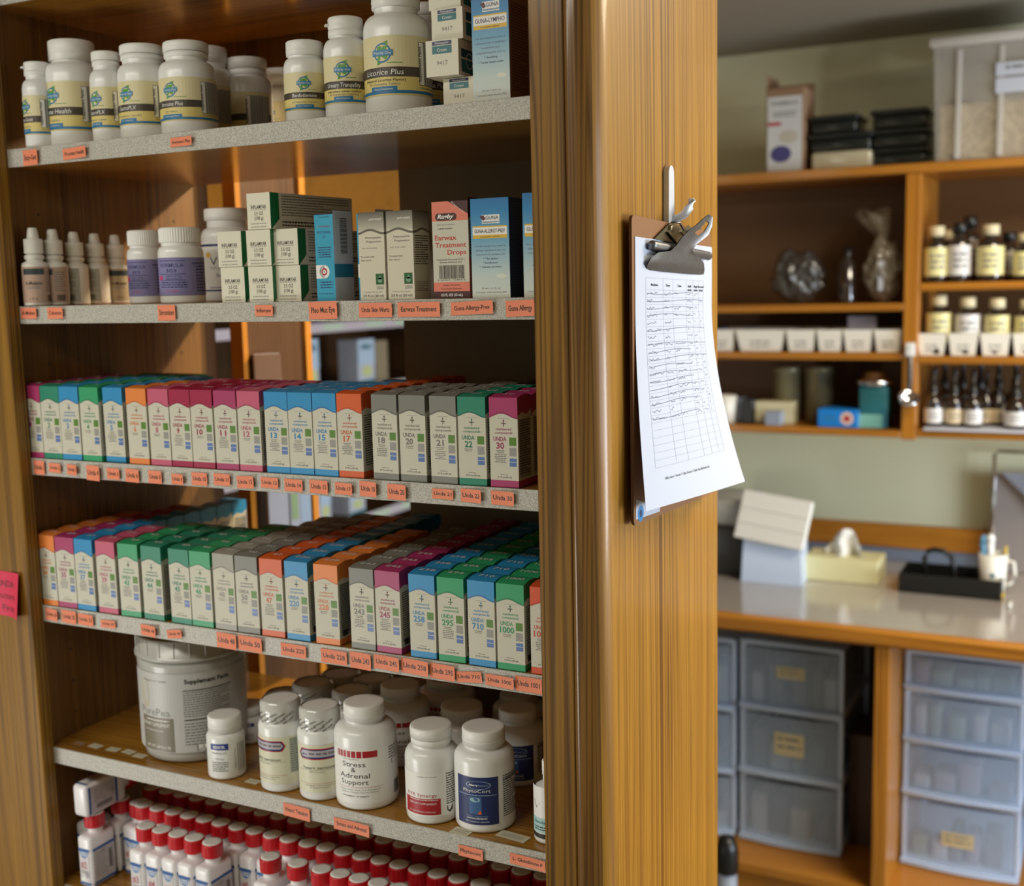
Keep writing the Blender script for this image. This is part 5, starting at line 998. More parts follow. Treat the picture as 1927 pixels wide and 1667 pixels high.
# translucent drawer towers
frost = mat('frosted_plastic', rgb(206, 226, 255), .25, alpha=.30, coat=.3); frame_m = mat('white_frame_plastic', rgb(206, 222, 246), .3, vary=.01); tape = mat('masking_tape_label', rgb(212, 198, 156), .6, vary=.04)
stuffn = ['blue', 'white', 'lilac', 'grey', 'slate blue', 'sage']
stuffm = [pm('blue_packet', 60, 96, 150), pm('white_packet', 206, 208, 214), pm('lilac_packet', 170, 160, 176), pm('grey_packet', 130, 138, 146), pm('slate_packet', 70, 80, 100), pm('sage_packet', 150, 170, 160)]
def tower(px0, px1, ylist, Y, desc, group, tapes, seed, pick, short):
    ym = sum(ylist) / 2 / len(ylist) * 2; x0 = hit(px0, 1400, 1, Y).x; x1 = hit(px1, 1400, 1, Y).x; cxp = (px0 + px1) / 2; zsv = [hit(cxp, y, 1, Y).z for y in ylist]; zsv[-1] = zdk + .001; D = .34
    o = tag(empty('drawer_tower', ((x0 + x1) / 2, Y, zdk + .001)), desc, 'storage drawers', group)
    f = MB(); t = .011
    for xx in (x0, x1 - t):
        f.rbox(xx, xx + t, Y, Y + .014, zsv[-1], zsv[0], frame_m, .002, 1, False); f.rbox(xx, xx + t, Y + D - .014, Y + D, zsv[-1], zsv[0], frame_m, .002, 1, False)
    for z in zsv: zt_ = max(z, zsv[-1] + .012); f.rbox(x0, x1, Y - .002, Y + D, zt_ - .012, zt_, frame_m, .003, 1, False)
    rel(f, 'frame', o); rnd = random.Random(seed)
    for i in range(len(zsv) - 1):
        za, zb_ = zsv[i + 1] + .001, zsv[i] - .014; d = MB(); X0, X1 = x0 + t + .001, x1 - t - .001; bow = lambda u: Y - .004 - .010 * math.sin(PI * u)
        d.grid(lambda u, v: (X0 + (X1 - X0) * u, bow(u), za + (zb_ - za) * v), 12, 1, frost); d.grid(lambda u, v: (X0 + (X1 - X0) * u, bow(u) + .003, za + (zb_ - za) * v), 12, 1, frost)
        d.box(X0, X0 + .002, Y, Y + D - .03, za, zb_ - .02, frost); d.box(X1 - .002, X1, Y, Y + D - .03, za, zb_ - .02, frost); d.box(X0, X1, Y, Y + D - .03, za, za + .002, frost)
        dr = rel(d, 'drawer', o); dr.matrix_parent_inverse = Matrix.Translation(o.location).inverted()
        l = MB(); l.grid(lambda u, v: (x0 + (x1 - x0) * u, bow(u) - .010 + .010 * (abs(v - .5) * 2) ** 2, za - .003 + .014 * v), 16, 6, frame_m); l.grid(lambda u, v: (x0 + (x1 - x0) * u, bow(u) - .010 + .012 * v, za + .011), 16, 1, frame_m); lo_ = l.build('drawer_lip', dr)
        if i in tapes:
            u0, u1, v0, v1 = tapes[i]; q = MB(); q.grid(lambda u, v: (X0 + (X1 - X0) * (u0 + (u1 - u0) * u), bow(u0 + (u1 - u0) * u) - .0012, za + (zb_ - za) * (v0 + (v1 - v0) * v)), 4, 1, tape); s = Sheet().fine(.1, .8, .9, 2, .35, gray, 1, h=.12); q.sheet(s, lambda u, v, l: (X0 + (X1 - X0) * (u0 + (u1 - u0) * u), bow(u0 + (u1 - u0) * u) - .0015, za + (zb_ - za) * (v0 + (v1 - v0) * v))); q.build('tape_label', dr)
        # packets lying inside
        xx = X0 + .008; q_ = 0
        while xx < X1 - .03:
            w = rnd.uniform(.025, .05); h = rnd.uniform(.25, .7) * (zb_ - za); w = min(w, X1 - xx - .006); ci = rnd.choice(pick); tl = rnd.uniform(-.25, .25); hh2 = h
            g = MB().rbox(-w / 2, w / 2, 0, rnd.uniform(.05, .1), 0, hh2, stuffm[ci], .006, 2)
            tag(g.build('packet', loc=(xx + w / 2, Y + .022, za + .0035)), '%s packet, %s inside drawer %d, %s' % (stuffn[ci], ordw(q_), i + 1, short), 'packet', 'packets in the frosted drawers'); xx += w + rnd.uniform(.002, .02); q_ += 1
    return x1
Yt = hit(1490, 1592, 2, zdk).y
xt1 = tower(1393, 1586, [1212, 1338, 1463, 1592], Yt, 'three-drawer frosted tower with a tape label, left of the oak divider', 'frosted drawer towers', {0: (.36, .66, .55, .74), 1: (.34, .66, .38, .75)}, 3, [0, 1, 1, 3, 4, 2], 'left tower')
tower(1322, 1384, [1200, 1330, 1448, 1560], Yt, 'frosted tower mostly behind the oak end panel, its white edge showing', 'frosted drawer towers', {}, 5, [1, 3], 'edge tower')
Yt2 = hit(1810, 1642, 2, zdk).y
tower(1700, 1926, [1232, 1306, 1405, 1507, 1640], Yt2, 'four-drawer frosted tower right of the oak divider, a tape label at the bottom', 'frosted drawer towers', {3: (.34, .64, .40, .62)}, 8, [1, 2, 3, 5, 1], 'right tower')
simple_carton('storage_box', (xt1 + xd0) / 2, 1.72, zdk + .001, xd0 - xt1 - .008, .15, .28, pm('dark_brown_card', 74, 50, 34), 'dark brown box in the gap between the left drawer tower and the divider', 'box')
mpc = MB().lathe([(0, 0), (.05, 0), (.05, .10), (.028, .16), (.026, .30), (0, .30)], mat('grey_canister', rgb(150, 156, 168), .3), 24)
px_ = hit(1368, 1600, 1, 1.36); cn_ = tag(empty('floor_canister', (px_.x, 1.36, FLOOR + .0005)), 'tall grey canister with a black head, beside the oak end panel near the floor', 'canister')
zt_c = hit(1368, 1600, 1, 1.36).z - FLOOR; MB().lathe([(0, 0), (.020, 0), (.024, .01), (.022, zt_c), (0, zt_c)], mat('grey_canister', rgb(150, 156, 168), .3), 24).build('body', cn_)
MB().lathe([(.024, zt_c - .05), (.026, zt_c - .048), (.026, zt_c + .0), (.018, zt_c + .03), (0, zt_c + .035)], blackp, 24).build('head', cn_)

# wall cabinet
YU = 1.86; zl = lambda y, px=1520: hit(px, y, 1, YU).z
ZU = [zl(320), zl(573), zl(663), zl(804)]; ZR = [zl(306, 1830), hit(1830, 531, 1, YU).z, hit(1830, 671, 1, YU).z, hit(1830, 812, 1, YU).z]
xv0, xv1 = hit(1700, 570, 1, YU).x, hit(1729, 570, 1, YU).x; XU0, XU1 = -.62, 1.4
wc = tag(empty('wall_cabinet', (.4, 2.0, ZU[3])), 'open oak wall cabinet full of bottles, bins and bags above the counter', 'cabinet')
rel(MB().rbox(XU0, XU1, YU - .004, YB - .001, ZU[0] - .022, ZU[0], oak_orange, .002, 1, False), 'top_board', wc)
rel(MB().box(XU0, XU1, YB - .014, YB - .001, ZU[3], ZU[0] - .0225, mat('brown_cabinet_back', rgb(104, 74, 40), .55, vary=.08, bscale=8)), 'back_panel', wc)
rel(MB().rbox(xv0, xv1, YU, YB - .015, ZU[3] - .022, ZU[0] - .0225, oak_orange_z, .002, 1, False), 'divider', wc)
for xx in (XU0, XU1 - .02): rel(MB().box(xx, xx + .02, YU, YB - .015, ZU[3] - .022, ZU[0] - .0225, oak_orange_z), 'side_panel', wc)
for i, (zL, zR) in enumerate(zip(ZU[1:], ZR[1:])):
    rel(MB().rbox(XU0 + .0205, xv0 - .0005, YU, YB - .015, zL - .018, zL, oak_orange, .002, 1, False), 'shelf', wc)
    rel(MB().rbox(xv1 + .0005, XU1 - .0205, YU, YB - .015, zR - .018, zR, oak_orange, .002, 1, False), 'shelf', wc)
def at_shelf(px0, px1, pyt, z, Y): # front face on plane Y standing at height z
    A = hit(px0, (pyt + 600) / 2, 1, Y).x; B = hit(px1, (pyt + 600) / 2, 1, Y).x; return (A + B) / 2, B - A, hit((px0 + px1) / 2, pyt, 1, Y).z - z
# small white bins
binm = mat('white_bin_plastic', rgb(240, 236, 224), .4, vary=.01)
def bin_(px0, px1, pyt, z, label, Y=YU + .012):
    x, w, h = at_shelf(px0, px1, pyt, z, Y); o = MB(); d = .16; k = .10; t = .002
    for (s0, s1, flip) in ((0, 1, 0),):
        lo = [(-w / 2 + w * k, 0), (w / 2 - w * k, 0), (w / 2 - w * k, d), (-w / 2 + w * k, d)]; hi = [(-w / 2, -.006), (w / 2, -.006), (w / 2, d + .004), (-w / 2, d + .004)]
    vo = [(a, b, 0) for a, b in lo] + [(a, b, h) for a, b in hi]; vi = [(a * .95, b * .97 + .002, .003) for a, b in lo] + [(a * .95, b * .97 + .002, h) for a, b in hi]
    o.add(vo + vi, [(3, 2, 1, 0)] + [(i, (i + 1) % 4, 4 + (i + 1) % 4, 4 + i) for i in range(4)] + [(8, 9, 10, 11)] + [(8 + (i + 1) % 4, 8 + i, 12 + i, 12 + (i + 1) % 4) for i in range(4)] + [(4 + i, 4 + (i + 1) % 4, 12 + (i + 1) % 4, 12 + i) for i in range(4)], binm)
    s = Sheet().fine(-w * .2, h * .5, w * .2, 2, h * .2, lgray, 1, al='c'); o.sheet(s, lambda u, v, l: (u, -.006 * v / h - l * .0004, v))
    return tag(o.build('storage_bin', loc=(x, Y + .006, z + .0006)), label, 'bin', 'small white bins on the wall cabinet shelves')
for i, (a, b) in enumerate(((1338, 1379), (1384, 1476), (1479, 1533), (1537, 1584), (1587, 1641), (1645, 1699))):
    bin_(a, b, 621, ZU[2], ['small white bin at the far left, cut by the clipboard paper', 'wide white bin, the longest in the left bay', 'small white bin right of the wide one', 'small white bin, fourth in the left bay', 'small white bin with a pale box sticking out of it', 'small white bin against the oak divider'][i])
for i, (a, b) in enumerate(((1726, 1781), (1785, 1841), (1845, 1902), (1906, 1962))):
    bin_(a, b, 628, ZR[2], ['white bin in the right bay, nearest the divider', 'white bin in the right bay, second from the divider', 'white bin in the right bay, third from the divider', 'white bin in the right bay, cut by the picture edge'][i])
simple_carton('carton', *(lambda q: (q[0], YU + .05, ZU[2] + .004, q[1], .03, q[2]))(at_shelf(1595, 1648, 598, ZU[2], YU + .05)), pm('lilac_grey_card', 150, 146, 160), 'pale lilac carton sticking up out of a small white bin')
tag(MB().lathe([(.0, .0), (.016, .0), (.016, .045), (.010, .055), (0, .057)], pm('soft_blue_plastic', 90, 110, 160), 20).build('round_tub', loc=(hx(1362, YU + .06), YU + .06, ZU[2] + .004)), 'round blue lid peeking over the leftmost white bin', 'tub')
# amber bottles
amber = mat('amber_glass', rgb(40, 28, 22), .08, coat=1.0, spec=.8); creamcap = mat('cream_screw_cap', rgb(222, 208, 170), .4, vary=.02); lab_y = pm('pale_yellow_sticker', 232, 222, 160); lab_w = pm('white_sticker', 228, 224, 222); lab_c = pm('cream_sticker', 226, 204, 166)
def amber_b(cx, w, top, z, Y, label, lm, cm, group, droppers=False, lh=(.12, .62)):
    X = hx(cx, Y); dep = (Vector((X, Y, z)) - CC).dot(f_); R = w / 2 * dep / FPX; H = hit(cx, top, 1, Y).z - z; o = tag(empty('glass_bottle', (X, Y, z + .0006)), label, 'bottle', group)
    if droppers:
        MB().lathe([(0, 0), (R * .95, 0), (R, R * .1), (R, H * .40), (R * .8, H * .48), (R * .38, H * .53), (R * .38, H * .58)], amber, 24).build('body', o); MB().lathe([(R * .48, H * .56), (R * .48, H * .70), (R * .3, H * .71), (R * .28, H * .92), (R * .2, H), (0, H)], blackp, 20).build('dropper_cap', o); a, b = H * .06, H * .30
    else:
        MB().lathe([(0, 0), (R * .95, 0), (R, R * .1), (R, H * .62), (R * .85, H * .72), (R * .45, H * .80), (R * .45, H * .84)], amber, 28).build('body', o); MB().lathe([(R * .5, H * .82), (R * .62, H * .825), (R * .62, H), (R * .55, H * 1.005), (0, H * 1.005)], cm, 24).build('cap', o); a, b = H * lh[0], H * lh[1]
    s = Sheet().rect(-R * 1.35, a, R * 1.35, b, lm, 1, 16); s.fine(-R * .6, b - (b - a) * .25, R * .6, 3, (b - a) * .2, gray, 2, al='c')
    MB().sheet(s, wrap(R + .0003, math.atan2(CC.y - Y, CC.x - X) + .1)).build('label', o)
GB = 'amber bottles in the right bay'
for a in [(1757, 46, 427, ZR[1], YU + .04, 'amber bottle with yellow label and cream cap, upper row nearest the divider', lab_y, creamcap), (1799, 44, 420, ZR[1], YU + .04, 'amber bottle with white label and dark cap in the upper row', lab_w, blackp), (1857, 50, 424, ZR[1], YU + .04, 'widest yellow-labelled amber bottle in the upper row, cream cap', lab_y, creamcap),
          (1922, 44, 440, ZR[1], YU + .04, 'amber bottle in the upper row cut by the picture edge', lab_y, creamcap), (1818, 42, 408, ZR[1], YU + .12, 'tallest dark-capped amber bottle, behind in the upper row', lab_c, blackp), (1892, 40, 438, ZR[1], YU + .12, 'amber bottle in the upper row, behind and left of the cut one', lab_c, blackp),
          (1778, 38, 435, ZR[1], YU + .15, 'cream-capped amber bottle half hidden behind the first two', lab_c, creamcap)]: amber_b(*a, GB)
for a in [(1764, 46, 556, ZR[2] + .004, YU + .045, 'yellow-labelled amber bottle standing in the bin nearest the divider', lab_y, creamcap), (1818, 46, 560, ZR[2] + .004, YU + .045, 'white-labelled amber bottle standing in the second bin', lab_w, creamcap), (1873, 46, 562, ZR[2] + .004, YU + .045, 'yellow-labelled amber bottle standing in the third bin', lab_y, creamcap),
          (1930, 46, 564, ZR[2] + .004, YU + .045, 'amber bottle standing in the bin cut by the picture edge', lab_y, creamcap)]: amber_b(*a, GB, lh=(.2, .7))
GD = 'amber dropper bottles on the lowest cabinet shelf'
for i, (cx, lm) in enumerate(((1758, lab_w), (1797, lab_c), (1833, lab_w), (1858, lab_c), (1880, lab_c), (1914, lab_w))): amber_b(cx, 34 if i < 3 else 22 if i in (3, 4) else 40, 690 + i * 2, ZR[3] + .0065, YU + [.04, .045, .04, .075, .085, .04][i], 'small black-capped amber bottle, %s in the front dropper row' % ordw(i), lm, None, GD, droppers=True)
for i, cx in enumerate((1778, 1812, 1846, 1880, 1912)): amber_b(cx, 32, 678, ZR[3] + .0065, YU + .15, 'dark amber dropper bottle, %s in the back dropper row' % ordw(i), lab_c, None, GD, droppers=True)
a, b = hx(1742, YU + .01), hx(1960, YU + .01)
tag(MB().rbox(a, b, YU - .012, YU + .20, ZR[3] + .0004, ZR[3] + .0055, paperw, .001, 1, False).build('paper_liner'), 'white tray liner under the small black-capped dropper bottles', 'tray')
# top compartment: bags and a dark bottle
bagm = mat('grey_plastic_bag', rgb(70, 68, 64), .16, coat=1.0, vary=.5, bscale=60, bump=6.0, alpha=.95); clearbag = mat('clear_plastic_bag', rgb(150, 140, 122), .12, coat=1.0, vary=.5, bscale=25, bump=.9, alpha=.62)
def lump(cx, z, Y, rx, ry, h, m, seed, name, parent=None, loc=True, amp=.16):
    b = bmesh.new(); bmesh.ops.create_icosphere(b, subdivisions=5, radius=1); rnd = random.Random(seed); fr = [(Vector((rnd.uniform(-6, 6), rnd.uniform(-6, 6), rnd.uniform(-6, 6))) * (1 + k_ * .22), rnd.uniform(0, 6)) for k_ in range(12)]
    for v in b.verts:
        c = v.co.copy(); k = 1 + amp * sum(math.sin(c.dot(f) + p) for f, p in fr) / 4; v.co = Vector((c.x * rx * k, c.y * ry * k, max(0, (c.z * .5 + .5)) * h * (1 + amp * .4 * math.sin(c.x * 7 + seed)))) 
        if v.co.z < .004: v.co.z = 0
    m_ = MB(); m_.bm(b, m, True); return m_
bl_ = lump(0, 0, 0, .066, .05, hit(1500, 470, 1, YU + .07).z - ZU[1], bagm, 4, 'x'); tag(bl_.build('plastic_bag', loc=(hx(1498, YU + .08), YU + .08, ZU[1] + .001)), 'crumpled dark shiny plastic bag, left in the cabinet top bay', 'bag')
o = tag(empty('plastic_bag', (hx(1660, YU + .07), YU + .07, ZU[1] + .001)), 'tall clear plastic bag tied at the neck beside the oak divider', 'bag')
lump(0, 0, 0, .044, .04, hit(1660, 445, 1, YU + .07).z - ZU[1], clearbag, 9, 'x').build('bag_body', o)
hn_ = hit(1660, 445, 1, YU + .07).z - ZU[1]; nk = MB(); 
nk.grid(lambda u, v: ((.006 + .032 * v ** .8) * math.cos(2 * PI * u) * (1 + .25 * math.sin(6 * PI * u)) - .030 * v, (.006 + .018 * v) * math.sin(2 * PI * u), hn_ - .012 + .070 * v + .012 * v * math.sin(4 * PI * u)), 30, 8, clearbag); nk.build('bag_neck', o)
tg_ = MB().box(-.006, .006, -.0425, -.0415, .03, .10, paperw); tg_.build('paper_slip', o)
a = tag(empty('dark_bottle', (hx(1592, YU + .06), YU + .06, ZU[1] + .001)), 'slim dark bottle with a vertical pale blue glint, between the two bags', 'bottle')
Hq = hit(1592, 468, 1, YU + .06).z - ZU[1]; MB().lathe([(0, 0), (.022, 0), (.0225, .003), (.0225, Hq * .72), (.010, Hq * .84), (.010, Hq * .88)], amber, 28).build('body', a); MB().lathe([(.012, Hq * .86), (.012, Hq), (0, Hq)], blackp, 20).build('cap', a)
# lower compartment of the left bay
tinm = mat('olive_tin', rgb(146, 142, 116), .35, metal=.4, vary=.05)
for cx, ds_ in ((1482, 'left'), (1543, 'right')):
    X, w, h = at_shelf(cx - 26, cx + 26, 690, ZU[3], YU + .12); tag(MB().lathe([(0, 0), (w / 2, 0), (w / 2, h * .9), (w / 2 * 1.03, h * .905), (w / 2 * 1.03, h), (0, h)], tinm, 32).build('storage_tin', loc=(X, YU + .12, ZU[3] + .001)), 'tall pale olive tin, the %s one of two' % ds_, 'tin', 'pale olive tins')
def dec_bluebox(s, w, h): s.disc(w * .22, h * .5, h * .36, h * .36, pm('peach_disc', 226, 196, 180), 1); s.disc(w * .22, h * .5, h * .18, h * .18, redp, 2); s.text('SALVE', -w * .2, h * .38, h * .28, skyb, 1, w=w * .3, bold=.03)
X, w, h = at_shelf(1540, 1617, 771, ZU[3], YU + .01); simple_carton('carton', X, YU + .01, ZU[3] + .001, w, .07, h, pm('bright_blue_card', 20, 128, 214), 'bright blue flat carton with a round emblem, left of the teal tin', deco=dec_bluebox)
X, w, h = at_shelf(1618, 1672, 729, ZU[3], YU + .02); a = tag(empty('teal_tin', (X, YU + .05, ZU[3] + .001)), 'teal tin with a broad silver lid, next to the oak divider', 'tin')
MB().rbox(-w / 2, w / 2, -.035, .035, 0, h, teal, .004, 2).sheet(Sheet().rect(-w * .5, .001, w * .35, h * .34, pm('mint_print', 130, 190, 176), 1), lambda u, v, l: (u, -.0352 - l * .0003, v)).build('body', a)
MB().lathe([(0, h + .0005), (w * .60, h + .0005), (w * .68, h + .008), (w * .68, h + .014), (w * .60, h + .018), (w * .42, h + .024), (w * .42, h + .034), (0, h + .036)], chrome, 40).build('lid', a)
def mini(px0, px1, pyt, dy, m, label, nm='small_box', cat='box', dz=.0): X, w, h = at_shelf(px0, px1, pyt, ZU[3], YU + dy); simple_carton(nm, X, YU + dy, ZU[3] + .001, w, .05, h, m, label, cat)
mini(1421, 1492, 757, .04, pm('cream_card', 216, 208, 170), 'cream cardboard box lying low on the left of the cabinet'); mini(1397, 1418, 752, .03, blackp, 'small black box beside the cream one'); mini(1379, 1396, 750, .05, pm('blue_grey_box', 120, 130, 150), 'small blue-grey box left of the black one'); mini(1440, 1470, 775, .004, pm('silver_blue_pack', 150, 160, 178), 'small silver-blue packet in front of the cream box')
X, w, h = at_shelf(1345, 1384, 745, ZU[3], YU + .03); tag(MB().lathe([(0, 0), (w * .42, 0), (w * .5, h), (w * .46, h), (w * .38, .004), (0, .004)], binm, 28).build('white_cup', loc=(X, YU + .04, ZU[3] + .001)), 'white cup at the far left of the lowest cabinet shelf', 'cup')
# ladle hanging on the divider
lx = hx(1712, YU - .012); zlA, zlB = hit(1712, 645, 1, YU - .012).z, hit(1712, 742, 1, YU - .012).z
la = tag(empty('ladle', (lx, YU - .012, zlA)), 'steel ladle with a white handle end hanging on the cabinet divider', 'ladle')
MB().rbox(-.011, .011, -.003, .003, -.032, 0, white, .002, 2).build('handle_grip', la); MB().rbox(-.006, .006, -.002, .001, zlB - zlA, -.0325, metal, .001, 1).build('handle', la)
bb = MB(); bb.lathe([(.001, -.024), (.014, -.022), (.022, -.012), (.025, 0), (.0235, 0), (.020, -.011), (.012, -.019), (.001, -.021)], chrome, 32); bo = bb.build('bowl', la); bo.location = (.004, -.026, zlB - zlA - .004); bo.rotation_euler = (.5, .3, 0)
MB().tube([(0, 0.010, -.012), (0, -.006, -.012)], .0018, chrome, 8).build('peg', la)
# on top of the cabinet
ZT = ZU[0] + .0006
def dec_tall(s, w, h): s.rect(-w * .46, h * .02, w * .46, h * .90, pm('pale_grey_label', 206, 206, 204), 1); s.text('FORMULA', 0, h * .80, h * .04, gray, 2, w=w * .7, bold=.02); s.fine(-w * .3, h * .72, w * .3, 2, h * .04, gray, 2, al='c'); s.rect(-w * .45, h * .56, -w * .1, h * .60, redp, 2); s.disc(w * .1, h * .42, w * .25, h * .08, pm('beige_pea_photo', 190, 184, 166), 2); s.disc(-w * .1, h * .22, w * .28, h * .10, pm('indigo_print', 70, 66, 120), 2)
X, w, h = at_shelf(1441, 1511, 165, ZT, YU + .03); cb_ = simple_carton('tall_carton', X, YU + .03, ZT, w, .12, h, kraft, 'tall open kraft carton with a pale label, on top of the wall cabinet', 'carton', deco=dec_tall)
fl = MB().box(-w / 2, -w / 2 + .002, .002, .118, h, h + .035, kraft); fl.box(-w / 2 + .003, w / 2, .117, .119, h, h + .022, kraft); f_o = fl.build('flaps', cb_)
food = mat('black_food_container', rgb(24, 30, 28), .3, coat=.3)
def contn(px0, px1, z, h, Y, label, m=food, grp='stacked black food containers'):
    X, w, _ = at_shelf(px0, px1, 200, z, Y); b = MB().rbox(-w * .46, w * .46, .008, .13, 0, h * .72, m, .006, 2); b.rbox(-w / 2, w / 2, 0, .138, h * .72, h, m, .004, 2); tag(b.build('food_container', loc=(X, Y, z)), label, 'container', grp)
hc = (hit(1580, 213, 1, YU + .04).z - ZT); hs = hc / 3
pk_ = MB().rbox(-.072, .072, 0, .12, 0, hs * .98, mat('foil_wrapped_pack', rgb(200, 190, 160), .2, coat=1, bump=.5, bscale=40, vary=.1), .008, 3); tag(pk_.build('foil_pack', loc=(hx(1577, YU + .035), YU + .035, ZT)), 'pale shiny wrapped pack under the two black containers', 'pack')
contn(1518, 1640, ZT + hs, hs * .97, YU + .04, 'black food container lying directly on the pale shiny pack'); contn(1520, 1612, ZT + 2 * hs, hs * .97, YU + .045, 'smaller black food container, topmost of the left stack')
hr_ = (hit(1690, 203, 1, YU + .05).z - ZT) / 3
for k, t in enumerate(('bottom', 'middle', 'top')): contn(1634, 1742, ZT + k * hr_, hr_ * .97, YU + .05, 'black food container, %s of the right stack beside the big clear bin' % t)
# big translucent bin
X, w, h = at_shelf(1752, 2010, 78, ZT, YU + .0); bn = tag(empty('storage_tub', (X, YU, ZT)), 'big translucent plastic bin with two white labels on top of the cabinet', 'bin')
tub_m = mat('clear_tub_plastic', rgb(196, 190, 180), .25, alpha=.45, coat=.3); b = MB(); k = .05; d = .28
lo = [(-w / 2 * (1 - k), .01), (w / 2 * (1 - k), .01), (w / 2 * (1 - k), d), (-w / 2 * (1 - k), d)]; hi = [(-w / 2, 0), (w / 2, 0), (w / 2, d), (-w / 2, d)]
b.add([(x, y, 0) for x, y in lo] + [(x, y, h) for x, y in hi], [(3, 2, 1, 0)] + [(i, (i + 1) % 4, 4 + (i + 1) % 4, 4 + i) for i in range(4)], tub_m)
for u in (-.31, .0, .31): b.rbox(w * u - .006, w * u + .006, -.004, .004, .004, h * .97, mat('tub_rib', rgb(206, 200, 192), .3, alpha=.7), .002, 1, False)
b.build('body', bn); MB().rbox(-w / 2 - .012, w / 2 + .012, -.014, d + .01, h, h + .022, mat('tub_lid_white', rgb(206, 200, 192), .35, vary=.01), .006, 2).build('lid', bn)
q = MB(); xl_ = hx(1858, YU) - X; zq = [hit(1890, y, 1, YU).z - ZT for y in (118, 143, 147, 175)]
q.box(xl_, xl_ + .12, -.006, -.005, zq[1], zq[0], paperw); q.box(xl_, xl_ + .12, -.006, -.005, zq[3], zq[2], paperw); q.sheet(Sheet().fine(xl_ + .02, zq[0] - .008, xl_ + .10, 1, .02, gray, 1, h=.006), lambda u, v, l: (u, -.0062 - l * .0003, v)); q.build('label', bn)
gr = MB(); gr.grid(lambda u, v: (-w / 2 * .90 + w * .90 * u, .022 + (d - .05) * v, h * .50 + .012 * math.sin(u * 9) + .006 * math.sin(v * 7 + u * 14)), 30, 10, speckle('beige_grain', (176, 152, 110), (226, 206, 160), 90, .8))
gr.box(-w / 2 * .90, w / 2 * .90, .018, .02, .004, h * .5, speckle('beige_grain', (176, 152, 110), (226, 206, 160), 90, .8)); go = gr.build('loose_chips', loc=(X, YU, ZT)); tag(go, 'beige loose packing chips filling the lower half of the big bin', 'packing'); go['kind'] = 'stuff'

# things on the counter
ZK = ZC + .0006
def on_counter(px0, px1, pyt, pyb): p = hit((px0 + px1) / 2, pyb, 2, ZK); A = hit(px0, pyb, 1, p.y).x; B = hit(px1, pyb, 1, p.y).x; return (A + B) / 2, p.y, B - A, hit((px0 + px1) / 2, pyt, 1, p.y).z - ZK
x, y, w, h = on_counter(1388, 1503, 1022, 1104); o = tag(empty('towel_container', (x, y + .03, ZK)), 'white tub holding a leaning stack of folded paper towels', 'container')
m = MB(); vs = [(-w / 2, 0, 0), (w / 2, 0, 0), (w / 2 * .9, .11, 0), (-w / 2 * .9, .11, 0), (-w / 2 * .93, .004, h), (w / 2 * .93, .004, h), (w / 2 * .85, .10, h), (-w / 2 * .85, .10, h)]; m.add(vs, [(3, 2, 1, 0), (0, 1, 5, 4), (1, 2, 6, 5), (2, 3, 7, 6), (3, 0, 4, 7), (4, 5, 6, 7)], frame_m); m.build('tub', o)
tw, th_ = (1522 - 1374) / FPX * 2.62, .112; s0 = MB()
for k in range(6): s0.rbox(-tw / 2 + .001 * k, tw / 2 - .002 * (k % 2), -.006 + .006 * k, -.0005 + .006 * k, -.01 + .002 * k, th_ + .002 * (k % 3), paperw if k % 2 else white2, .0015, 1, False)
for v in (.3, .65): s0.rbox(-tw / 2, tw / 2, -.0085, -.006, th_ * v - .004, th_ * v, white2, .001, 1, False)
so = s0.build('paper_towels'); so.location = (x - .004, y + .020, ZK + h + .004); so.rotation_euler = (-.35, .13, 0); tag(so, 'stack of folded white paper towels leaning on the white tub', 'paper towels')
x, y, w, h = on_counter(1512, 1652, 1052, 1096); o = tag(empty('tissue_box', (x, y, ZK)), 'pale yellow tissue box with a white tissue pulled up', 'tissue box')
MB().rbox(-w / 2, w / 2, 0, .11, 0, h, pm('pale_butter_card', 226, 218, 166), .002, 1, False).build('box', o)
ts = MB(); ts.grid(lambda u, v: ((u - .5) * w * .55 * (1 - .25 * v) + .004 * math.sin(v * 8), .045 + .018 * math.sin(u * 11) * (1 - .4 * v), h - .002 + (.058 + .014 * math.sin(u * PI)) * v * (math.sin(PI * (u * .84 + .08)) ** .5)), 30, 10, white2); ts.grid(lambda u, v: ((u - .5) * w * .5 * (1 - .2 * v), .065 + .016 * math.cos(u * 9), h - .002 + .050 * v * math.sin(PI * (u * .84 + .08)) ** .5), 24, 8, white2); ts.build('tissue', o)
x, y, w, h = on_counter(1690, 1884, 1086, 1122); o = tag(empty('caddy', (x, y, ZK)), 'long black tray caddy with an arched handle', 'caddy')
m = MB(); t = .003; m.box(-w / 2, w / 2, 0, .13, 0, t, blackp); m.rbox(-w / 2, w / 2, 0, t, t, h, blackp, .001, 1, False); m.rbox(-w / 2, w / 2, .13 - t, .13, t, h, blackp, .001, 1, False); m.rbox(-w / 2, -w / 2 + t, t, .13 - t, t, h, blackp, .001, 1, False); m.rbox(w / 2 - t, w / 2, t, .13 - t, t, h, blackp, .001, 1, False); m.build('tray', o)
hx0 = -w / 2 + w * .22; MB().tube([(hx0, .065, t), (hx0, .065, h + .03), (hx0 + .006, .065, h + .045), (hx0 + .02, .065, h + .05), (hx0 + .045, .065, h + .048), (hx0 + .062, .065, h + .036), (hx0 + .068, .065, h + .01), (hx0 + .070, .065, t)], .0065, blackp, 12).build('handle', o)
pc = hit(1882, 1096, 2, ZK + .004); xm, ym = pc.x, y + .065
o = tag(empty('mug', (hx(1880, ym), ym, ZK + t + .0005)), 'cream mug with a small teal star, full of pens, standing in the black caddy', 'mug'); hm = hit(1880, 1042, 1, ym).z - ZK - t
MB().lathe([(0, 0), (.024, 0), (.027, .004), (.033, hm), (.030, hm), (.024, .006), (0, .006)], binm, 36).build('body', o)
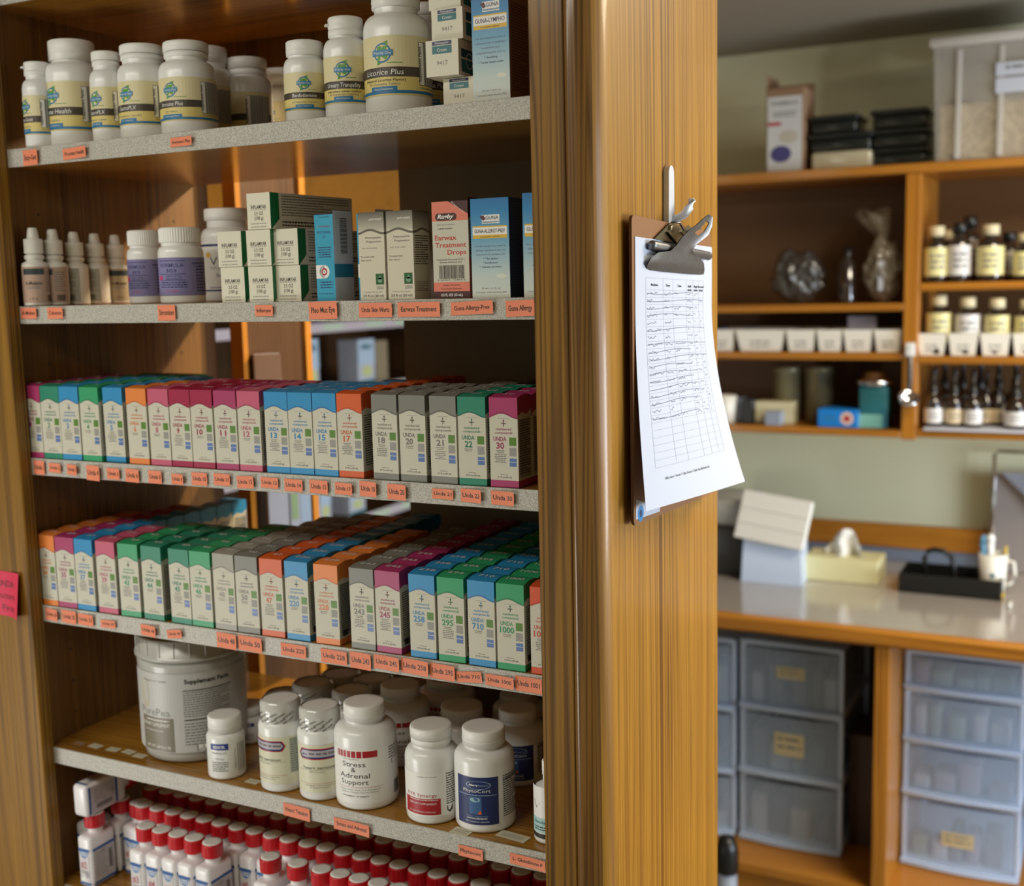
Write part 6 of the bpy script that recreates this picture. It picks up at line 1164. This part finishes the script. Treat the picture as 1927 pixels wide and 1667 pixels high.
MB().tube([(.030, 0, hm * .85), (.046, 0, hm * .8), (.050, 0, hm * .5), (.042, 0, hm * .25), (.028, 0, hm * .2)], .0035, binm, 10).build('handle', o)
s = Sheet(); s.poly([(.008 * (1 if i % 2 else .45) * math.cos(i * PI / 5), hm * .5 + .008 * (1 if i % 2 else .45) * math.sin(i * PI / 5)) for i in range(10)], teal, 1); MB().sheet(s, wrap(.0312, math.atan2(CC.y - ym, CC.x - o.location.x))).build('star', o)
mx, my, mz = o.location
for dx, dy_, L, r, m, nm, ds_, cat in ((-.014, 0, .11, .006, pm('light_blue_plastic', 110, 170, 214), 'brush', 'blue-backed brush with a rounded head in the mug', 'brush'), (-.004, -.006, .115, .0055, white, 'brush', 'white brush with a rounded head in the mug', 'brush'), (-.020, .006, .085, .0055, pm('purple_plastic', 120, 40, 150), 'marker', 'purple marker in the mug', 'marker'), (.013, .004, .080, .0085, blackp, 'marker', 'thick black marker in the mug', 'marker'), (.018, .010, .105, .004, pm('yellow_plastic', 206, 176, 60), 'pencil', 'yellow-topped pencil in the mug', 'pencil')):
    b = MB().tube([(0, 0, 0), (dx * .2, 0, L * .5), (dx * .4, 0, L * .7), (dx * .5, 0, L)], [r * .6, r * .6, r if nm != 'brush' else r * 1.1, r * .9 if nm != 'brush' else r * 1.7], m, 10)
    if nm == 'brush': b.lathe([(0, L - .004), (.009, L - .002), (.010, L + .012), (.005, L + .020), (0, L + .021)], m, 16, cx=dx * .5)
    tag(b.build(nm, loc=(mx + dx, my + dy_, mz + .0075)), ds_, cat)
tag(MB().rbox(-.045, .035, 0, .03, 0, .006, pm('yellow_pad', 232, 190, 40), .001, 1, False).build('sticky_notes', loc=(hx(1872, y + .02), y + .016, ZK + t + .0006)), 'yellow sticky notes lying in the black caddy before the mug', 'sticky notes')
x, y2, w, h = on_counter(1893, 1905, 1120, 1145); tag(MB().tube([(0, 0, .0045), (0, .05, .0045)], .0042, white2, 12).build('white_pen', loc=(x, y2, ZK)), 'short white pen lying on the counter in front of the caddy', 'pen')
x, y2, w, h = on_counter(1352 - 40, 1400, 935, 1082); o = tag(empty('printer', (x, y2, ZK)), 'dark grey office machine with a pale top, behind the paper towels', 'printer')
MB().rbox(-w / 2, w / 2, 0, .22, 0, h * .62, pm('charcoal_plastic', 52, 54, 54), .006, 2).build('body', o); MB().rbox(-w / 2 * .96, w / 2 * .96, .01, .2, h * .62, h * .95, mat('pale_grey_plastic', rgb(176, 180, 182), .4), .01, 3).build('top_cover', o)
# document stand at the right edge
p = hit(1905, 1060, 2, ZK); Yd = 2.125; o = tag(empty('document_stand', (hx(1905, Yd), Yd, ZK)), 'grey sheet stand with a chrome rod at the right picture edge', 'stand')
za, zb_ = hit(1900, 895, 1, Yd).z - ZK, hit(1900, 850, 1, Yd).z - ZK; xr = hx(1873, Yd) - hx(1905, Yd)
MB().rbox(xr - .002, xr + .30, .012, .020, .0, za, pm('warm_grey_sheet', 156, 146, 140), .002, 1, False).build('panel', o); MB().tube([(xr + .004, .004, 0), (xr + .004, .004, zb_ - .008), (xr + .012, .004, zb_), (xr + .30, .004, zb_)], .0045, chrome, 12).build('rod', o)
sh_ = MB().add([(0, -.01, za * 1.05), (.25, -.01, za * 1.05), (.25, -.03, za * .2), (.11, -.02, za * .55)], [(0, 3, 2, 1)], paperw); mm_ = MB(); mm_.add([(xr + .022, -.004, za + .008), (xr + .26, -.004, za + .008), (xr + .26, -.02, za * .3), (xr + .13, -.012, za * .62)], [(0, 3, 2, 1), (0, 1, 2, 3)], paperw); tag(mm_.build('loose_sheet', loc=(hx(1905, Yd), Yd, ZK)), 'loose white sheet leaning on the grey stand', 'paper')
